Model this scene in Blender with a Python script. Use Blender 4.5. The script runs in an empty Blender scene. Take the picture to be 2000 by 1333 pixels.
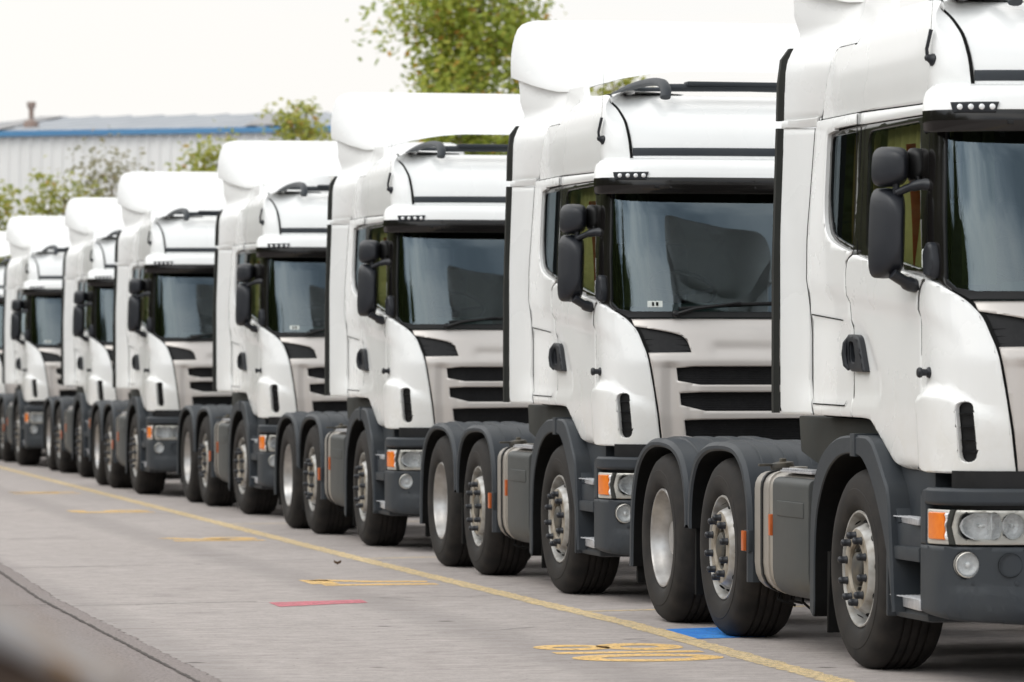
import bpy, bmesh, math, random
from mathutils import Vector, Matrix
R = math.radians
rnd = random.Random(7)

# ------------------------------------------------------------------ camera
scn = bpy.context.scene
TH = R(12.222)                       # yaw of the view against the row of lorries
EYE = 1.5
cam_d = bpy.data.cameras.new('camera')
cam = bpy.data.objects.new('camera', cam_d)
scn.collection.objects.link(cam)
scn.camera = cam
cam.location = (0, 0, EYE)
cam.rotation_euler = (R(90), 0, -TH)
cam_d.sensor_width = 36
cam_d.lens = 8300 / 2000 * 36
cam_d.shift_y = 54.5 / 2000
cam_d.clip_start = .1
cam_d.clip_end = 4000
cam_d.dof.use_dof = True
cam_d.dof.focus_distance = 23.5
cam_d.dof.aperture_fstop = 4.7

# ------------------------------------------------------------------ sky, sun, exposure
SUN_EL, SUN_AZ = R(50), R(238)       # azimuth clockwise from +Y; the sun stands behind the camera
world = bpy.data.worlds.new('World')
scn.world = world
world.use_nodes = True
wt = world.node_tree
wt.nodes.clear()
def wn(t, **k):
    n = wt.nodes.new(t)
    for a, b in k.items(): setattr(n, a, b)
    return n
wo = wn('ShaderNodeOutputWorld'); bg = wn('ShaderNodeBackground')
sky = wn('ShaderNodeTexSky', sky_type='NISHITA', sun_disc=False)
sky.sun_elevation = SUN_EL; sky.sun_rotation = SUN_AZ
sky.air_density = 1.0; sky.dust_density = 3.0
tc = wn('ShaderNodeTexCoord'); sep = wn('ShaderNodeSeparateXYZ')
wt.links.new(tc.outputs['Generated'], sep.inputs[0])
def wmath(op, a, b=None, c=None):
    n = wn('ShaderNodeMath', operation=op)
    for i, q in enumerate((a, b, c)):
        if q is None: continue
        if isinstance(q, (int, float)): n.inputs[i].default_value = q
        else: wt.links.new(q, n.inputs[i])
    return n.outputs[0]
def wramp(x, a, b, lo, hi):
    n = wn('ShaderNodeMapRange', interpolation_type='SMOOTHSTEP')
    wt.links.new(x, n.inputs[0])
    for i, q in enumerate((a, b, lo, hi)): n.inputs[i + 1].default_value = q
    return n.outputs[0]
# overcast: a cloud sheet that is brighter overhead and towards the hidden sun, with darker rolls in it
el = sep.outputs[2]
lum = wramp(el, .02, .95, 1.02, 1.34)
back = wramp(sep.outputs[1], -.95, .1, .30, 0.0)
backlow = wmath('MULTIPLY', back, wramp(el, .0, .15, .35, 1.0))
left = wmath('MULTIPLY', wramp(sep.outputs[0], -1.0, .2, 1.45, 0.0), wramp(el, .05, .3, .2, 1.0))
lum = wmath('ADD', wmath('ADD', lum, backlow), left)
mp = wn('ShaderNodeMapping'); mp.inputs['Scale'].default_value = (.55, .55, 3.6)
wt.links.new(tc.outputs['Generated'], mp.inputs[0])
nz = wn('ShaderNodeTexNoise'); nz.inputs['Scale'].default_value = 2.6; nz.inputs['Detail'].default_value = 7; nz.inputs['Roughness'].default_value = .55
wt.links.new(mp.outputs[0], nz.inputs['Vector'])
roll = wramp(nz.outputs['Fac'], .36, .62, .0, 1.0)
rollw = wramp(sep.outputs[1], -.2, .5, 1.0, .06)      # rolls show on the sky behind the camera, the sheet ahead is even
shade = wmath('MULTIPLY_ADD', wmath('MULTIPLY', wmath('SUBTRACT', roll, 1.0), rollw), .62, 1.0)
lum = wmath('MULTIPLY', lum, shade)
cl = wn('ShaderNodeMix', data_type='RGBA')
cl.inputs[6].default_value = (.80, .93, 1.06, 1); cl.inputs[7].default_value = (1.0, .98, .945, 1)
tintf = wmath('MAXIMUM', roll, wmath('SUBTRACT', 1.0, rollw))
wt.links.new(tintf, cl.inputs[0])
cm = wn('ShaderNodeVectorMath', operation='SCALE')
wt.links.new(cl.outputs[2], cm.inputs[0]); wt.links.new(wmath('MULTIPLY', lum, 10.0), cm.inputs['Scale'])
mx = wn('ShaderNodeMix', data_type='RGBA'); mx.inputs[0].default_value = .97
wt.links.new(sky.outputs[0], mx.inputs[6]); wt.links.new(cm.outputs[0], mx.inputs[7])
wt.links.new(mx.outputs[2], bg.inputs[0]); bg.inputs[1].default_value = .1
wt.links.new(bg.outputs[0], wo.inputs[0])

sun_d = bpy.data.lights.new('sun', 'SUN')
sun_d.energy = .8; sun_d.angle = R(30); sun_d.color = (1, .96, .9)
sun = bpy.data.objects.new('sun', sun_d)
scn.collection.objects.link(sun)
sv = Vector((math.sin(SUN_AZ) * math.cos(SUN_EL), math.cos(SUN_AZ) * math.cos(SUN_EL), math.sin(SUN_EL)))
sun.rotation_euler = sv.to_track_quat('Z', 'Y').to_euler()
sun.location = (0, -20, 40)
scn.view_settings.view_transform = 'Standard'
scn.view_settings.look = 'None'
scn.view_settings.exposure = 0.0
scn.view_settings.gamma = 1
scn.cycles.max_bounces = 8
scn.cycles.transparent_max_bounces = 16
scn.cycles.caustics_reflective = False
scn.cycles.caustics_refractive = False

# ------------------------------------------------------------------ materials
class NT:
    def __init__(s, name):
        s.m = bpy.data.materials.new(name); s.m.use_nodes = True
        s.t = s.m.node_tree; s.b = s.t.nodes['Principled BSDF']; s.o = s.t.nodes['Material Output']
    def n(s, t, **k):
        q = s.t.nodes.new(t)
        for a, b in k.items(): setattr(q, a, b)
        return q
    def l(s, a, b): s.t.links.new(a, b)
    def coord(s, scale=(1, 1, 1), kind='Object'):
        c = s.n('ShaderNodeTexCoord'); m = s.n('ShaderNodeMapping'); m.inputs['Scale'].default_value = scale
        s.l(c.outputs[kind], m.inputs[0]); return m.outputs[0]
    def noise(s, scale, detail=4, co=None, rough=.5):
        q = s.n('ShaderNodeTexNoise'); q.inputs['Scale'].default_value = scale; q.inputs['Detail'].default_value = detail; q.inputs['Roughness'].default_value = rough
        s.l(co if co is not None else s.coord(), q.inputs['Vector']); return q.outputs['Fac']
    def ramp(s, f, a, b, lo, hi):
        q = s.n('ShaderNodeMapRange'); s.l(f, q.inputs[0])
        for i, v in enumerate((a, b, lo, hi)): q.inputs[i + 1].default_value = v
        return q.outputs[0]
    def mix(s, f, a, b):
        q = s.n('ShaderNodeMix', data_type='RGBA')
        for i, v in ((0, f), (6, a), (7, b)):
            if isinstance(v, (int, float)): q.inputs[i].default_value = v
            elif isinstance(v, tuple): q.inputs[i].default_value = (*v, 1)
            else: s.l(v, q.inputs[i])
        return q.outputs[2]
    def base(s, v):
        if isinstance(v, tuple): s.b.inputs['Base Color'].default_value = (*v, 1)
        else: s.l(v, s.b.inputs['Base Color'])
    def set(s, **k):
        for a, v in k.items():
            i = s.b.inputs[a.replace('_', ' ')]
            if isinstance(v, (int, float, tuple)): i.default_value = v
            else: s.l(v, i)
    def bump(s, h, strength=.3, dist=.01):
        q = s.n('ShaderNodeBump'); q.inputs['Strength'].default_value = strength; q.inputs['Distance'].default_value = dist
        s.l(h, q.inputs['Height']); s.l(q.outputs[0], s.b.inputs['Normal'])

M = {}
def mat_var(name, c1, c2, scale=6, rough=.5, r2=None, metal=0., coat=0., bump=0., bscale=60, spec=.5):
    t = NT(name); co = t.coord()
    f = t.ramp(t.noise(scale, 5, co), .3, .7, 0, 1)
    t.base(t.mix(f, c1, c2))
    t.set(Roughness=t.ramp(f, 0, 1, rough, r2 if r2 is not None else rough), Metallic=metal, Coat_Weight=coat, Coat_Roughness=.05, Specular_IOR_Level=spec)
    if bump: t.bump(t.noise(bscale, 3, co), bump, .004)
    M[name] = t.m
    return t
# white paint with road film and a few streaks that run down from the edges
t = NT('white_paint'); co = t.coord()
film = t.ramp(t.noise(1.6, 6, co), .35, .75, 0, 1)
low = t.n('ShaderNodeSeparateXYZ'); t.l(co, low.inputs[0])
grime = t.ramp(low.outputs[2], 1.0, 1.55, .55, 0)
gn = t.n('ShaderNodeMath', operation='MULTIPLY'); t.l(grime, gn.inputs[0]); t.l(t.ramp(t.noise(5, 6, co, .7), .35, .7, .2, 1), gn.inputs[1]); stk = gn.outputs[0]
c = t.mix(film, (.835, .84, .83), (.81, .812, .798)); c = t.mix(stk, c, (.66, .63, .56)); t.base(c)
t.set(Roughness=t.ramp(film, 0, 1, .24, .36), Coat_Weight=.35, Coat_Roughness=.06); M['white_paint'] = t.m
mat_var('plastic_charcoal', (.024, .030, .038), (.035, .040, .045), 5, .46, .60, bump=.12, bscale=160, spec=.4)
mat_var('plastic_dark', (.012, .014, .018), (.018, .020, .024), 5, .42, .55, bump=.1, bscale=160, spec=.4)
mat_var('plastic_black', (.007, .007, .008), (.012, .012, .012), 8, .38, .5, spec=.35)
mat_var('gloss_black', (.009, .008, .008), (.012, .011, .010), 3, .14, .2, coat=.3, spec=.4)
mat_var('mirror_plastic', (.011, .013, .018), (.017, .019, .024), 6, .36, .46, bump=.15, bscale=260, spec=.45)
mat_var('seam_black', (.004, .004, .004), (.007, .007, .007), 9, .8, spec=.15)
mat_var('silver_paint', (.60, .562, .53), (.545, .507, .475), 2.2, .34, .42, metal=.25, coat=.25)
mat_var('mesh_black', (.006, .006, .007), (.011, .011, .012), 40, .55, spec=.3)
mat_var('tyre_rubber', (.010, .0095, .0095), (.034, .030, .027), 9, .68, .85, bump=.15, bscale=90, spec=.25)
mat_var('rim_paint', (.54, .54, .53), (.27, .25, .22), 12, .38, .55, metal=.35)
mat_var('rim_dirt', (.40, .36, .30), (.20, .165, .12), 14, .55, .7, metal=.2)
mat_var('rim_steel', (.56, .55, .54), (.34, .32, .30), 9, .34, .46, metal=.7)
mat_var('hub_iron', (.035, .038, .040), (.11, .095, .07), 12, .5, .7, metal=.3)
mat_var('tank_metal', (.47, .44, .40), (.38, .35, .31), 3, .38, .5, metal=.55)
mat_var('tank_cover', (.050, .055, .055), (.064, .066, .063), 3, .48, .62, bump=.08, bscale=150, spec=.4)
mat_var('alu_tread', (.62, .62, .64), (.46, .46, .47), 30, .35, .5, metal=.6)
mat_var('chassis_paint', (.028, .030, .027), (.040, .040, .035), 6, .65, .8, spec=.25)
mat_var('rubber_strip', (.016, .017, .015), (.022, .023, .020), 6, .65, spec=.25)
mat_var('interior_dark', (.009, .009, .009), (.014, .014, .013), 8, .75, spec=.2)
mat_var('interior_beige', (.075, .068, .055), (.095, .088, .07), 5, .8)
mat_var('seat_cloth', (.055, .055, .06), (.08, .078, .08), 30, .9)
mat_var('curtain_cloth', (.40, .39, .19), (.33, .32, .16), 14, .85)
mat_var('curtain_dark', (.13, .13, .07), (.09, .09, .05), 14, .9)  # same curtain, colour darkened where sun falls in through the screen
mat_var('dash_plastic', (.10, .13, .13), (.13, .165, .165), 10, .55)
mat_var('red_belt', (.30, .05, .03), (.36, .07, .04), 8, .7)
mat_var('amber_lens', (.85, .22, .012), (.75, .17, .010), 30, .15, .22, coat=.5)
mat_var('marker_amber', (.55, .13, .03), (.45, .10, .02), 20, .3)
mat_var('chrome', (.82, .82, .81), (.74, .74, .73), 10, .06, .12, metal=1)
mat_var('lamp_reflector', (.93, .93, .93), (.74, .75, .75), 26, .20, .32, metal=.1, spec=.9)
mat_var('lamp_frame', (.62, .60, .55), (.55, .53, .49), 8, .3, .4, metal=.3)
mat_var('paper_white', (.72, .76, .72), (.62, .66, .63), 20, .8)
mat_var('leaf_brown', (.10, .06, .035), (.16, .10, .06), 30, .8)
def glass(name, tint, ior=1.6, wobble=.02):
    t = NT(name); t.t.nodes.remove(t.b)
    fr = t.n('ShaderNodeFresnel'); fr.inputs['IOR'].default_value = ior
    geo = t.n('ShaderNodeNewGeometry')
    g = t.n('ShaderNodeBsdfGlossy'); g.inputs['Roughness'].default_value = .012; g.inputs['Color'].default_value = (.76, .91, 1, 1)
    tr = t.n('ShaderNodeBsdfTransparent'); tr.inputs['Color'].default_value = (*tint, 1)
    wob = t.noise(1.3, 2, t.coord()); bp = t.n('ShaderNodeBump'); bp.inputs['Strength'].default_value = wobble; bp.inputs['Distance'].default_value = .02
    t.l(wob, bp.inputs['Height']); t.l(bp.outputs[0], g.inputs['Normal'])
    mx = t.n('ShaderNodeMixShader'); t.l(fr.outputs[0], mx.inputs[0]); t.l(tr.outputs[0], mx.inputs[1]); t.l(g.outputs[0], mx.inputs[2])
    t.l(mx.outputs[0], t.o.inputs[0]); M[name] = t.m
glass('windscreen_glass', (.60, .72, .69), 2.2, .05)
glass('side_glass', (.80, .82, .66), 1.32)
glass('quarter_glass', (.30, .26, .20), 1.22)
glass('lamp_glass', (.97, .98, .98), 1.3)

# ------------------------------------------------------------------ mesh helpers
def crv(pts, n=6):
    """Catmull-Rom through pts"""
    out = []
    P = [Vector(p) for p in pts]
    for i in range(len(P) - 1):
        a = P[max(i - 1, 0)]; b = P[i]; c = P[i + 1]; d = P[min(i + 2, len(P) - 1)]
        for k in range(n):
            u = k / n
            out.append(.5 * ((2 * b) + (-a + c) * u + (2 * a - 5 * b + 4 * c - d) * u * u + (-a + 3 * b - 3 * c + d) * u ** 3))
    out.append(P[-1])
    return [tuple(p) for p in out]
def fillet(pts, r, n=4):
    """round the corners of a closed 2D polygon; r is a number or a list"""
    out = []; N = len(pts)
    for i in range(N):
        rr = r[i] if isinstance(r, (list, tuple)) else r
        p = Vector(pts[i]); a = Vector(pts[i - 1]); b = Vector(pts[(i + 1) % N])
        if rr <= 0: out.append(tuple(p)); continue
        ra = min(rr, (a - p).length * .49); rb = min(rr, (b - p).length * .49)
        A = p + (a - p).normalized() * ra; B = p + (b - p).normalized() * rb
        for k in range(n + 1):
            u = k / n
            out.append(tuple(A * (1 - u) ** 2 + p * 2 * u * (1 - u) + B * u * u))
    return out
def sm(x): x = max(0., min(1., x)); return x * x * (3 - 2 * x)
def interp(x, xs, ys):
    if x <= xs[0]: return ys[0]
    for i in range(1, len(xs)):
        if x <= xs[i]:
            return ys[i - 1] + (ys[i] - ys[i - 1]) * (x - xs[i - 1]) / (xs[i] - xs[i - 1])
    return ys[-1]

class MB:
    def __init__(s): s.bm = bmesh.new(); s.mi = 0
    def _add(s, verts, faces):
        vs = [s.bm.verts.new(v) for v in verts]
        out = []
        for f in faces:
            try:
                q = s.bm.faces.new([vs[i] for i in f]); q.material_index = s.mi; out.append(q)
            except ValueError: pass
        return vs, out
    def box(s, c, d, bev=.0, seg=2, rot=None, taper=None):
        x, y, z = d[0] / 2, d[1] / 2, d[2] / 2
        V = [Vector((a * x, b * y, e * z)) for e in (-1, 1) for b in (-1, 1) for a in (-1, 1)]
        if taper:
            for v in V:
                if v.z > 0: v.x *= taper[0]; v.y *= taper[1]
        if rot is not None: V = [rot @ v for v in V]
        V = [v + Vector(c) for v in V]
        vs, fs = s._add(V, [(0, 2, 3, 1), (4, 5, 7, 6), (0, 1, 5, 4), (2, 6, 7, 3), (0, 4, 6, 2), (1, 3, 7, 5)])
        if bev:
            es = list({e for f in fs for e in f.edges})
            r = bmesh.ops.bevel(s.bm, geom=es, offset=bev, segments=seg, affect='EDGES', profile=.6, clamp_overlap=True)
            for f in r['faces']: f.material_index = s.mi
        return s
    def tube(s, pts, r, n=10, cap=True):
        P = [Vector(p) for p in pts]; rings = []
        up = None
        for i, p in enumerate(P):
            t = (P[min(i + 1, len(P) - 1)] - P[max(i - 1, 0)]).normalized()
            if up is None: up = Vector((0, 0, 1)) if abs(t.z) < .9 else Vector((1, 0, 0))
            a = t.cross(up).normalized(); b = a.cross(t).normalized(); up = b
            rr = r[i] if isinstance(r, list) else r
            ra, rb = rr if isinstance(rr, (list, tuple)) else (rr, rr)
            rings.append([p + a * math.cos(2 * math.pi * k / n) * ra + b * math.sin(2 * math.pi * k / n) * rb for k in range(n)])
        return s.loft(rings, True, cap)
    def loft(s, rings, closed=True, cap=True):
        n = len(rings[0]); V = [v for r in rings for v in r]; F = []
        for i in range(len(rings) - 1):
            for k in range(n if closed else n - 1):
                F.append((i * n + k, i * n + (k + 1) % n, (i + 1) * n + (k + 1) % n, (i + 1) * n + k))
        if cap and closed:
            F.append(tuple(range(n - 1, -1, -1))); F.append(tuple((len(rings) - 1) * n + k for k in range(n)))
        s._add(V, F); return s
    def lathe(s, prof, c, axis=(1, 0, 0), n=40, mi=None):
        """prof: (radius, height along axis)"""
        ax = Vector(axis).normalized(); u = ax.orthogonal().normalized() if abs(ax.x) < .9 else Vector((0, 1, 0)); w = ax.cross(u)
        c = Vector(c); rings = []
        for r, h in prof:
            rings.append([c + ax * h + (u * math.cos(2 * math.pi * k / n) + w * math.sin(2 * math.pi * k / n)) * max(r, 1e-4) for k in range(n)])
        return s.loft(rings, True, False)
    def prism(s, poly, x0, x1, axis='x', bev=0., seg=2):
        """extrude a 2D polygon; axis x: (y,z) polygon, axis y: (x,z), axis z: (x,y)"""
        f = {'x': lambda p, h: (h, p[0], p[1]), 'y': lambda p, h: (p[0], h, p[1]), 'z': lambda p, h: (p[0], p[1], h)}[axis]
        n = len(poly); V = [f(p, x0) for p in poly] + [f(p, x1) for p in poly]
        F = [tuple(range(n)), tuple(range(2 * n - 1, n - 1, -1))] + [(i, (i + 1) % n, n + (i + 1) % n, n + i) for i in range(n)]
        vs, fs = s._add(V, F)
        bmesh.ops.recalc_face_normals(s.bm, faces=fs)
        if bev:
            es = list({e for f in fs[:2] for e in f.edges})
            r = bmesh.ops.bevel(s.bm, geom=es, offset=bev, segments=seg, affect='EDGES', profile=.6, clamp_overlap=True)
            for f in r['faces']: f.material_index = s.mi
        return s
    def patch(s, poly, fmap, off=0., thick=.02, cell=(.05, .06), edge=.006, drop=.004, disp=None, holes=()):
        """a panel cut out of the surface fmap(s, v, off), with rolled edges, a skirt and convex holes"""
        bm = bmesh.new()
        fc = bm.faces.new([bm.verts.new((p[0], p[1], 0)) for p in poly]); fc.normal_update()
        if fc.normal.z < 0: bmesh.ops.reverse_faces(bm, faces=[fc])
        lo = [min(p[i] for p in poly) for i in (0, 1)]; hi = [max(p[i] for p in poly) for i in (0, 1)]
        def cut(co, no):
            bmesh.ops.bisect_plane(bm, geom=bm.verts[:] + bm.edges[:] + bm.faces[:], plane_co=co, plane_no=no, dist=1e-5)
        for i in (0, 1):
            k = math.floor(lo[i] / cell[i]) + 1
            while k * cell[i] < hi[i]:
                co = [0, 0, 0]; no = [0, 0, 0]; co[i] = k * cell[i]; no[i] = 1
                cut(co, no); k += 1
        for h in holes:
            n = len(h)
            for i in range(n):
                a = Vector(h[i]); b = Vector(h[(i + 1) % n]); d = b - a
                cut((a.x, a.y, 0), (d.y, -d.x, 0))
            area = sum(h[i][0] * h[(i + 1) % n][1] - h[(i + 1) % n][0] * h[i][1] for i in range(n))
            sg = 1 if area > 0 else -1
            dead = []
            for f in bm.faces:
                c = f.calc_center_median()
                if all(sg * ((h[(i + 1) % n][0] - h[i][0]) * (c.y - h[i][1]) - (h[(i + 1) % n][1] - h[i][1]) * (c.x - h[i][0])) > 0 for i in range(n)): dead.append(f)
            bmesh.ops.delete(bm, geom=dead, context='FACES')
        bmesh.ops.dissolve_degenerate(bm, dist=1e-4, edges=bm.edges[:])
        if edge:
            bmesh.ops.inset_region(bm, faces=bm.faces[:], thickness=edge, depth=0, use_boundary=True, use_even_offset=False)
        bnd = {v for e in bm.edges if len(e.link_faces) == 1 for v in e.verts}
        idx = {}; V = []; co2 = {}
        for v in bm.verts:
            idx[v] = len(V); co2[v] = (v.co.x, v.co.y)
            o = off + (disp(v.co.x, v.co.y) if disp else 0) - (drop if v in bnd else 0)
            V.append(fmap(v.co.x, v.co.y, o))
        F = [tuple(idx[v] for v in f.verts) for f in bm.faces]
        # orientation
        f = bm.faces[:][len(bm.faces) // 2]; c = f.calc_center_median()
        a, b, d = (Vector(V[i]) for i in F[len(F) // 2][:3])
        nrm = Vector(fmap(c.x, c.y, .01)) - Vector(fmap(c.x, c.y, 0))
        flip = (b - a).cross(d - a).dot(nrm) < 0
        if thick:
            low = {}
            for e in bm.edges:
                if len(e.link_faces) != 1: continue
                for v in e.verts:
                    if v not in low:
                        low[v] = len(V); o = off + (disp(v.co.x, v.co.y) if disp else 0) - thick
                        V.append(fmap(v.co.x, v.co.y, o))
                lp = e.link_loops[0]; a = lp.vert; b = lp.link_loop_next.vert
                F.append((idx[b], idx[a], low[a], low[b]))
        if flip: F = [tuple(reversed(q)) for q in F]
        bm.free(); s._add(V, F)
        return s
    def mirror_copy(s):
        g = bmesh.ops.duplicate(s.bm, geom=s.bm.verts[:] + s.bm.edges[:] + s.bm.faces[:])['geom']
        fs = [x for x in g if isinstance(x, bmesh.types.BMFace)]
        for x in g:
            if isinstance(x, bmesh.types.BMVert): x.co.x = -x.co.x
        bmesh.ops.reverse_faces(s.bm, faces=fs); return s
    def data(s, name, mats, ang=38, flip=False, keep=False):
        if flip:
            for v in s.bm.verts: v.co.x = -v.co.x
            bmesh.ops.reverse_faces(s.bm, faces=s.bm.faces[:])
        me = bpy.data.meshes.new(name); s.bm.to_mesh(me)
        if flip:
            for v in s.bm.verts: v.co.x = -v.co.x
            bmesh.ops.reverse_faces(s.bm, faces=s.bm.faces[:])
        if not keep: s.bm.free()
        for m in (mats if isinstance(mats, (list, tuple)) else [mats]): me.materials.append(M[m])
        if me.polygons:
            me.polygons.foreach_set('use_smooth', [True] * len(me.polygons))
            if ang < 180: me.set_sharp_from_angle(angle=R(ang))
        return me
    def build(s, name, mats, parent=None, ang=38, flip=False, keep=False):
        o = bpy.data.objects.new(name, s.data(name, mats, ang, flip, keep)); scn.collection.objects.link(o)
        if parent is not None: o.parent = parent
        return o
    def both(s, name, mats, parent, ang=38):
        """the near-side (negative x) piece and its mirror image on the other side"""
        a = s.build(name, mats, parent, ang, keep=True); b = s.build(name, mats, parent, ang, flip=True)
        return a, b
def tag(o, label=None, cat=None, group=None, kind=None):
    if label: o['label'] = label
    if cat: o['category'] = cat
    if group: o['group'] = group
    if kind: o['kind'] = kind
    return o
def empty(name, loc=(0, 0, 0)):
    o = bpy.data.objects.new(name, None); scn.collection.objects.link(o); o.location = loc; o.empty_display_size = .3; return o
def copy_tree(o, parent=None):
    c = o.copy(); scn.collection.objects.link(c)
    if parent is not None: c.parent = parent
    for ch in o.children: copy_tree(ch, c)
    return c

# ------------------------------------------------------------------ the body surface of the cab
# s runs from the middle of the front round the corner and back along the side, v is the height (and on over the roof)
def make_table(W, C, N, n=500):
    S = [0.]; X = [0.]; Y = [0.]
    for i in range(1, n + 1):
        p = math.pi / 2 * i / n
        x = W * math.sin(p) ** (2 / N); y = C * (1 - max(math.cos(p), 0) ** (2 / N))
        S.append(S[-1] + math.hypot(x - X[-1], y - Y[-1])); X.append(x); Y.append(y)
    return S, X, Y
import bisect
def lut(x, S, A):
    i = min(max(bisect.bisect_right(S, x), 1), len(S) - 1)
    d = S[i] - S[i - 1]
    return A[i - 1] + (A[i] - A[i - 1]) * ((x - S[i - 1]) / d if d > 0 else 0)
TA = make_table(1.22, .55, 3.0); SC = TA[0][-1]
V0 = 2.87; RT = .58; RH = .43
def yf(z): return interp(z, [.9, 1.2, 1.55, 1.84, 2.6, 2.9], [.03, .0, .01, .12, .225, .28])
def wf(z): return interp(z, [1.0, 1.3, 2.2, 2.8, 3.0], [1.205, 1.22, 1.22, 1.195, 1.19]) / 1.22
def cab(s, v, off=0.):
    sg = -1 if s >= 0 else 1; s = abs(s)
    z = min(v, V0)
    if s <= SC: x = lut(s, TA[0], TA[1]); yc = lut(s, TA[0], TA[2])
    else: x = 1.22; yc = .55 + s - SC
    f = yf(z); k = wf(z)
    if s < SC:
        a = max(s - 2e-3, 0); b = min(s + 2e-3, SC)
        x1 = lut(b, TA[0], TA[1]) - lut(a, TA[0], TA[1]); y1 = lut(b, TA[0], TA[2]) - lut(a, TA[0], TA[2])
        l = math.hypot(x1, y1); nx, ny = y1 / l, -x1 / l
        y = f + yc * (.55 - f) / .55
    else: nx, ny, y = 1., 0., yc
    X = x * k; nz = 0.
    if v > V0:
        a = min((v - V0) / RT, 1) * math.pi / 2
        z = V0 + RH * math.sin(a)
        X -= nx * (.22 * (1 - math.cos(a)) ** (1 + nx * nx)); y -= ny * .75 * (1 - math.cos(a))
        nz = math.sin(a); nx *= math.cos(a); ny *= math.cos(a)
    return (sg * (X + nx * off), y + ny * off, z + nz * off)
TB = make_table(1.25, .5, 4.0); SB = TB[0][-1]
def bump_surf(s, v, off=0.):
    sg = -1 if s >= 0 else 1; s = abs(s)
    if s <= SB:
        x = lut(s, TB[0], TB[1]); y = lut(s, TB[0], TB[2])
        a = max(s - 2e-3, 0); b = min(s + 2e-3, SB)
        x1 = lut(b, TB[0], TB[1]) - lut(a, TB[0], TB[1]); y1 = lut(b, TB[0], TB[2]) - lut(a, TB[0], TB[2])
        l = math.hypot(x1, y1) or 1; nx, ny = y1 / l, -x1 / l
    else: x, y, nx, ny = 1.25, .5 + s - SB, 1., 0.
    return (sg * (x + nx * off), y + ny * off, v)
def plane_x(x0):
    return lambda y, z, off=0.: (-(x0 + off), y, z)

def seam(mb, pts, fmap=cab, w=.012, off=-.003, disp=None):
    """dark rubber that shows in the gap along a panel joint"""
    P = [Vector(p) for p in pts]; poly = []
    L = []; Rr = []
    for i, p in enumerate(P):
        t = (P[min(i + 1, len(P) - 1)] - P[max(i - 1, 0)]).normalized(); n = Vector((-t.y, t.x)) * w / 2
        L.append(p + n); Rr.append(p - n)
    for i in range(len(P) - 1):
        q = [L[i], L[i + 1], Rr[i + 1], Rr[i]]
        mb._add([fmap(a.x, a.y, off + (disp(a.x, a.y) if disp else 0)) for a in q], [(0, 1, 2, 3)])

# panel outlines in (s, v)
REAR = 3.405
joint_lo = crv([(3.41, 1.262), (3.435, 1.30), (3.468, 1.45), (3.464, 2.09), (3.427, 2.412), (3.384, 2.755)], 5)
joint_hi = [(3.372, 2.79), (3.313, 2.806)] + crv([(3.313, 2.806), (3.22, 2.94), (3.133, 3.076), (3.06, 3.12), (2.9, 3.122), (2.74, 3.122)], 4)[1:] + crv([(2.74, 3.122), (2.60, 3.20), (2.44, 3.30)], 4)[1:]
belt = crv([(1.457, 1.93), (1.565, 1.944), (2.381, 2.041), (2.644, 2.084), (2.841, 2.115), (3.0, 2.148)], 3) + crv([(3.0, 2.148), (3.09, 2.185), (3.145, 2.245), (3.172, 2.33), (3.175, 2.5), (3.168, 2.69), (3.14, 2.712), (3.05, 2.722)], 4)[1:]
door_r = [(2.645, 2.785), (2.635, 2.60), (2.635, 2.10), (2.66, 2.075)] + crv([(2.66, 2.075), (2.745, 2.045), (2.769, 1.95), (2.745, 1.80), (2.733, 1.70), (2.727, 1.257)], 4)[1:]
door_f = crv([(1.457, 1.93), (1.525, 1.90), (1.562, 1.84), (1.572, 1.70), (1.568, 1.40), (1.562, 1.014)], 4)
fend = crv([(1.457, 1.93), (1.39, 1.923), (1.315, 1.906), (1.217, 1.866), (1.145, 1.829), (1.098, 1.79), (1.055, 1.739), (1.025, 1.66), (1.002, 1.59), (.977, 1.455), (.950, 1.282), (.925, 1.016)], 3)
def gap_poly(poly, g): return poly

def crease(s, z):
    zc = 1.792 + (s - 1.572) * .0757
    return .020 * sm((z - (zc - .055)) / .055)
def side_disp(s, z):
    d = crease(s, z)
    sb = interp(z, [1.33, 1.43, 1.66, 1.76], [2.235, 2.215, 2.44, 2.66]); zt = 1.735 + (s - 2.44) * .045
    d -= .014 * sm((s - sb) / .035) * sm((zt - z) / .03) * sm((z - 1.325) / .03)
    d -= .03 * sm((1.06 - z) / .06)**2
    return d
def corner_disp(s, z):
    zc = interp(s, [1.12, 1.20, 1.28, 1.36, 1.46, 1.57], [1.62, 1.675, 1.725, 1.757, 1.78, 1.792])
    d = .016 * sm((z - (zc - .07)) / .09) * sm((s - 1.12) / .26)
    zt = interp(s, [.92, 1.0, 1.10, 1.17, 1.25, 1.45, 1.57], [1.27, 1.31, 1.345, 1.385, 1.425, 1.435, 1.41])
    d += .034 * sm((zt - z) / .075) * sm((s - .93) / .24)
    return d
def prof(mb, *a): return mb

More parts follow.
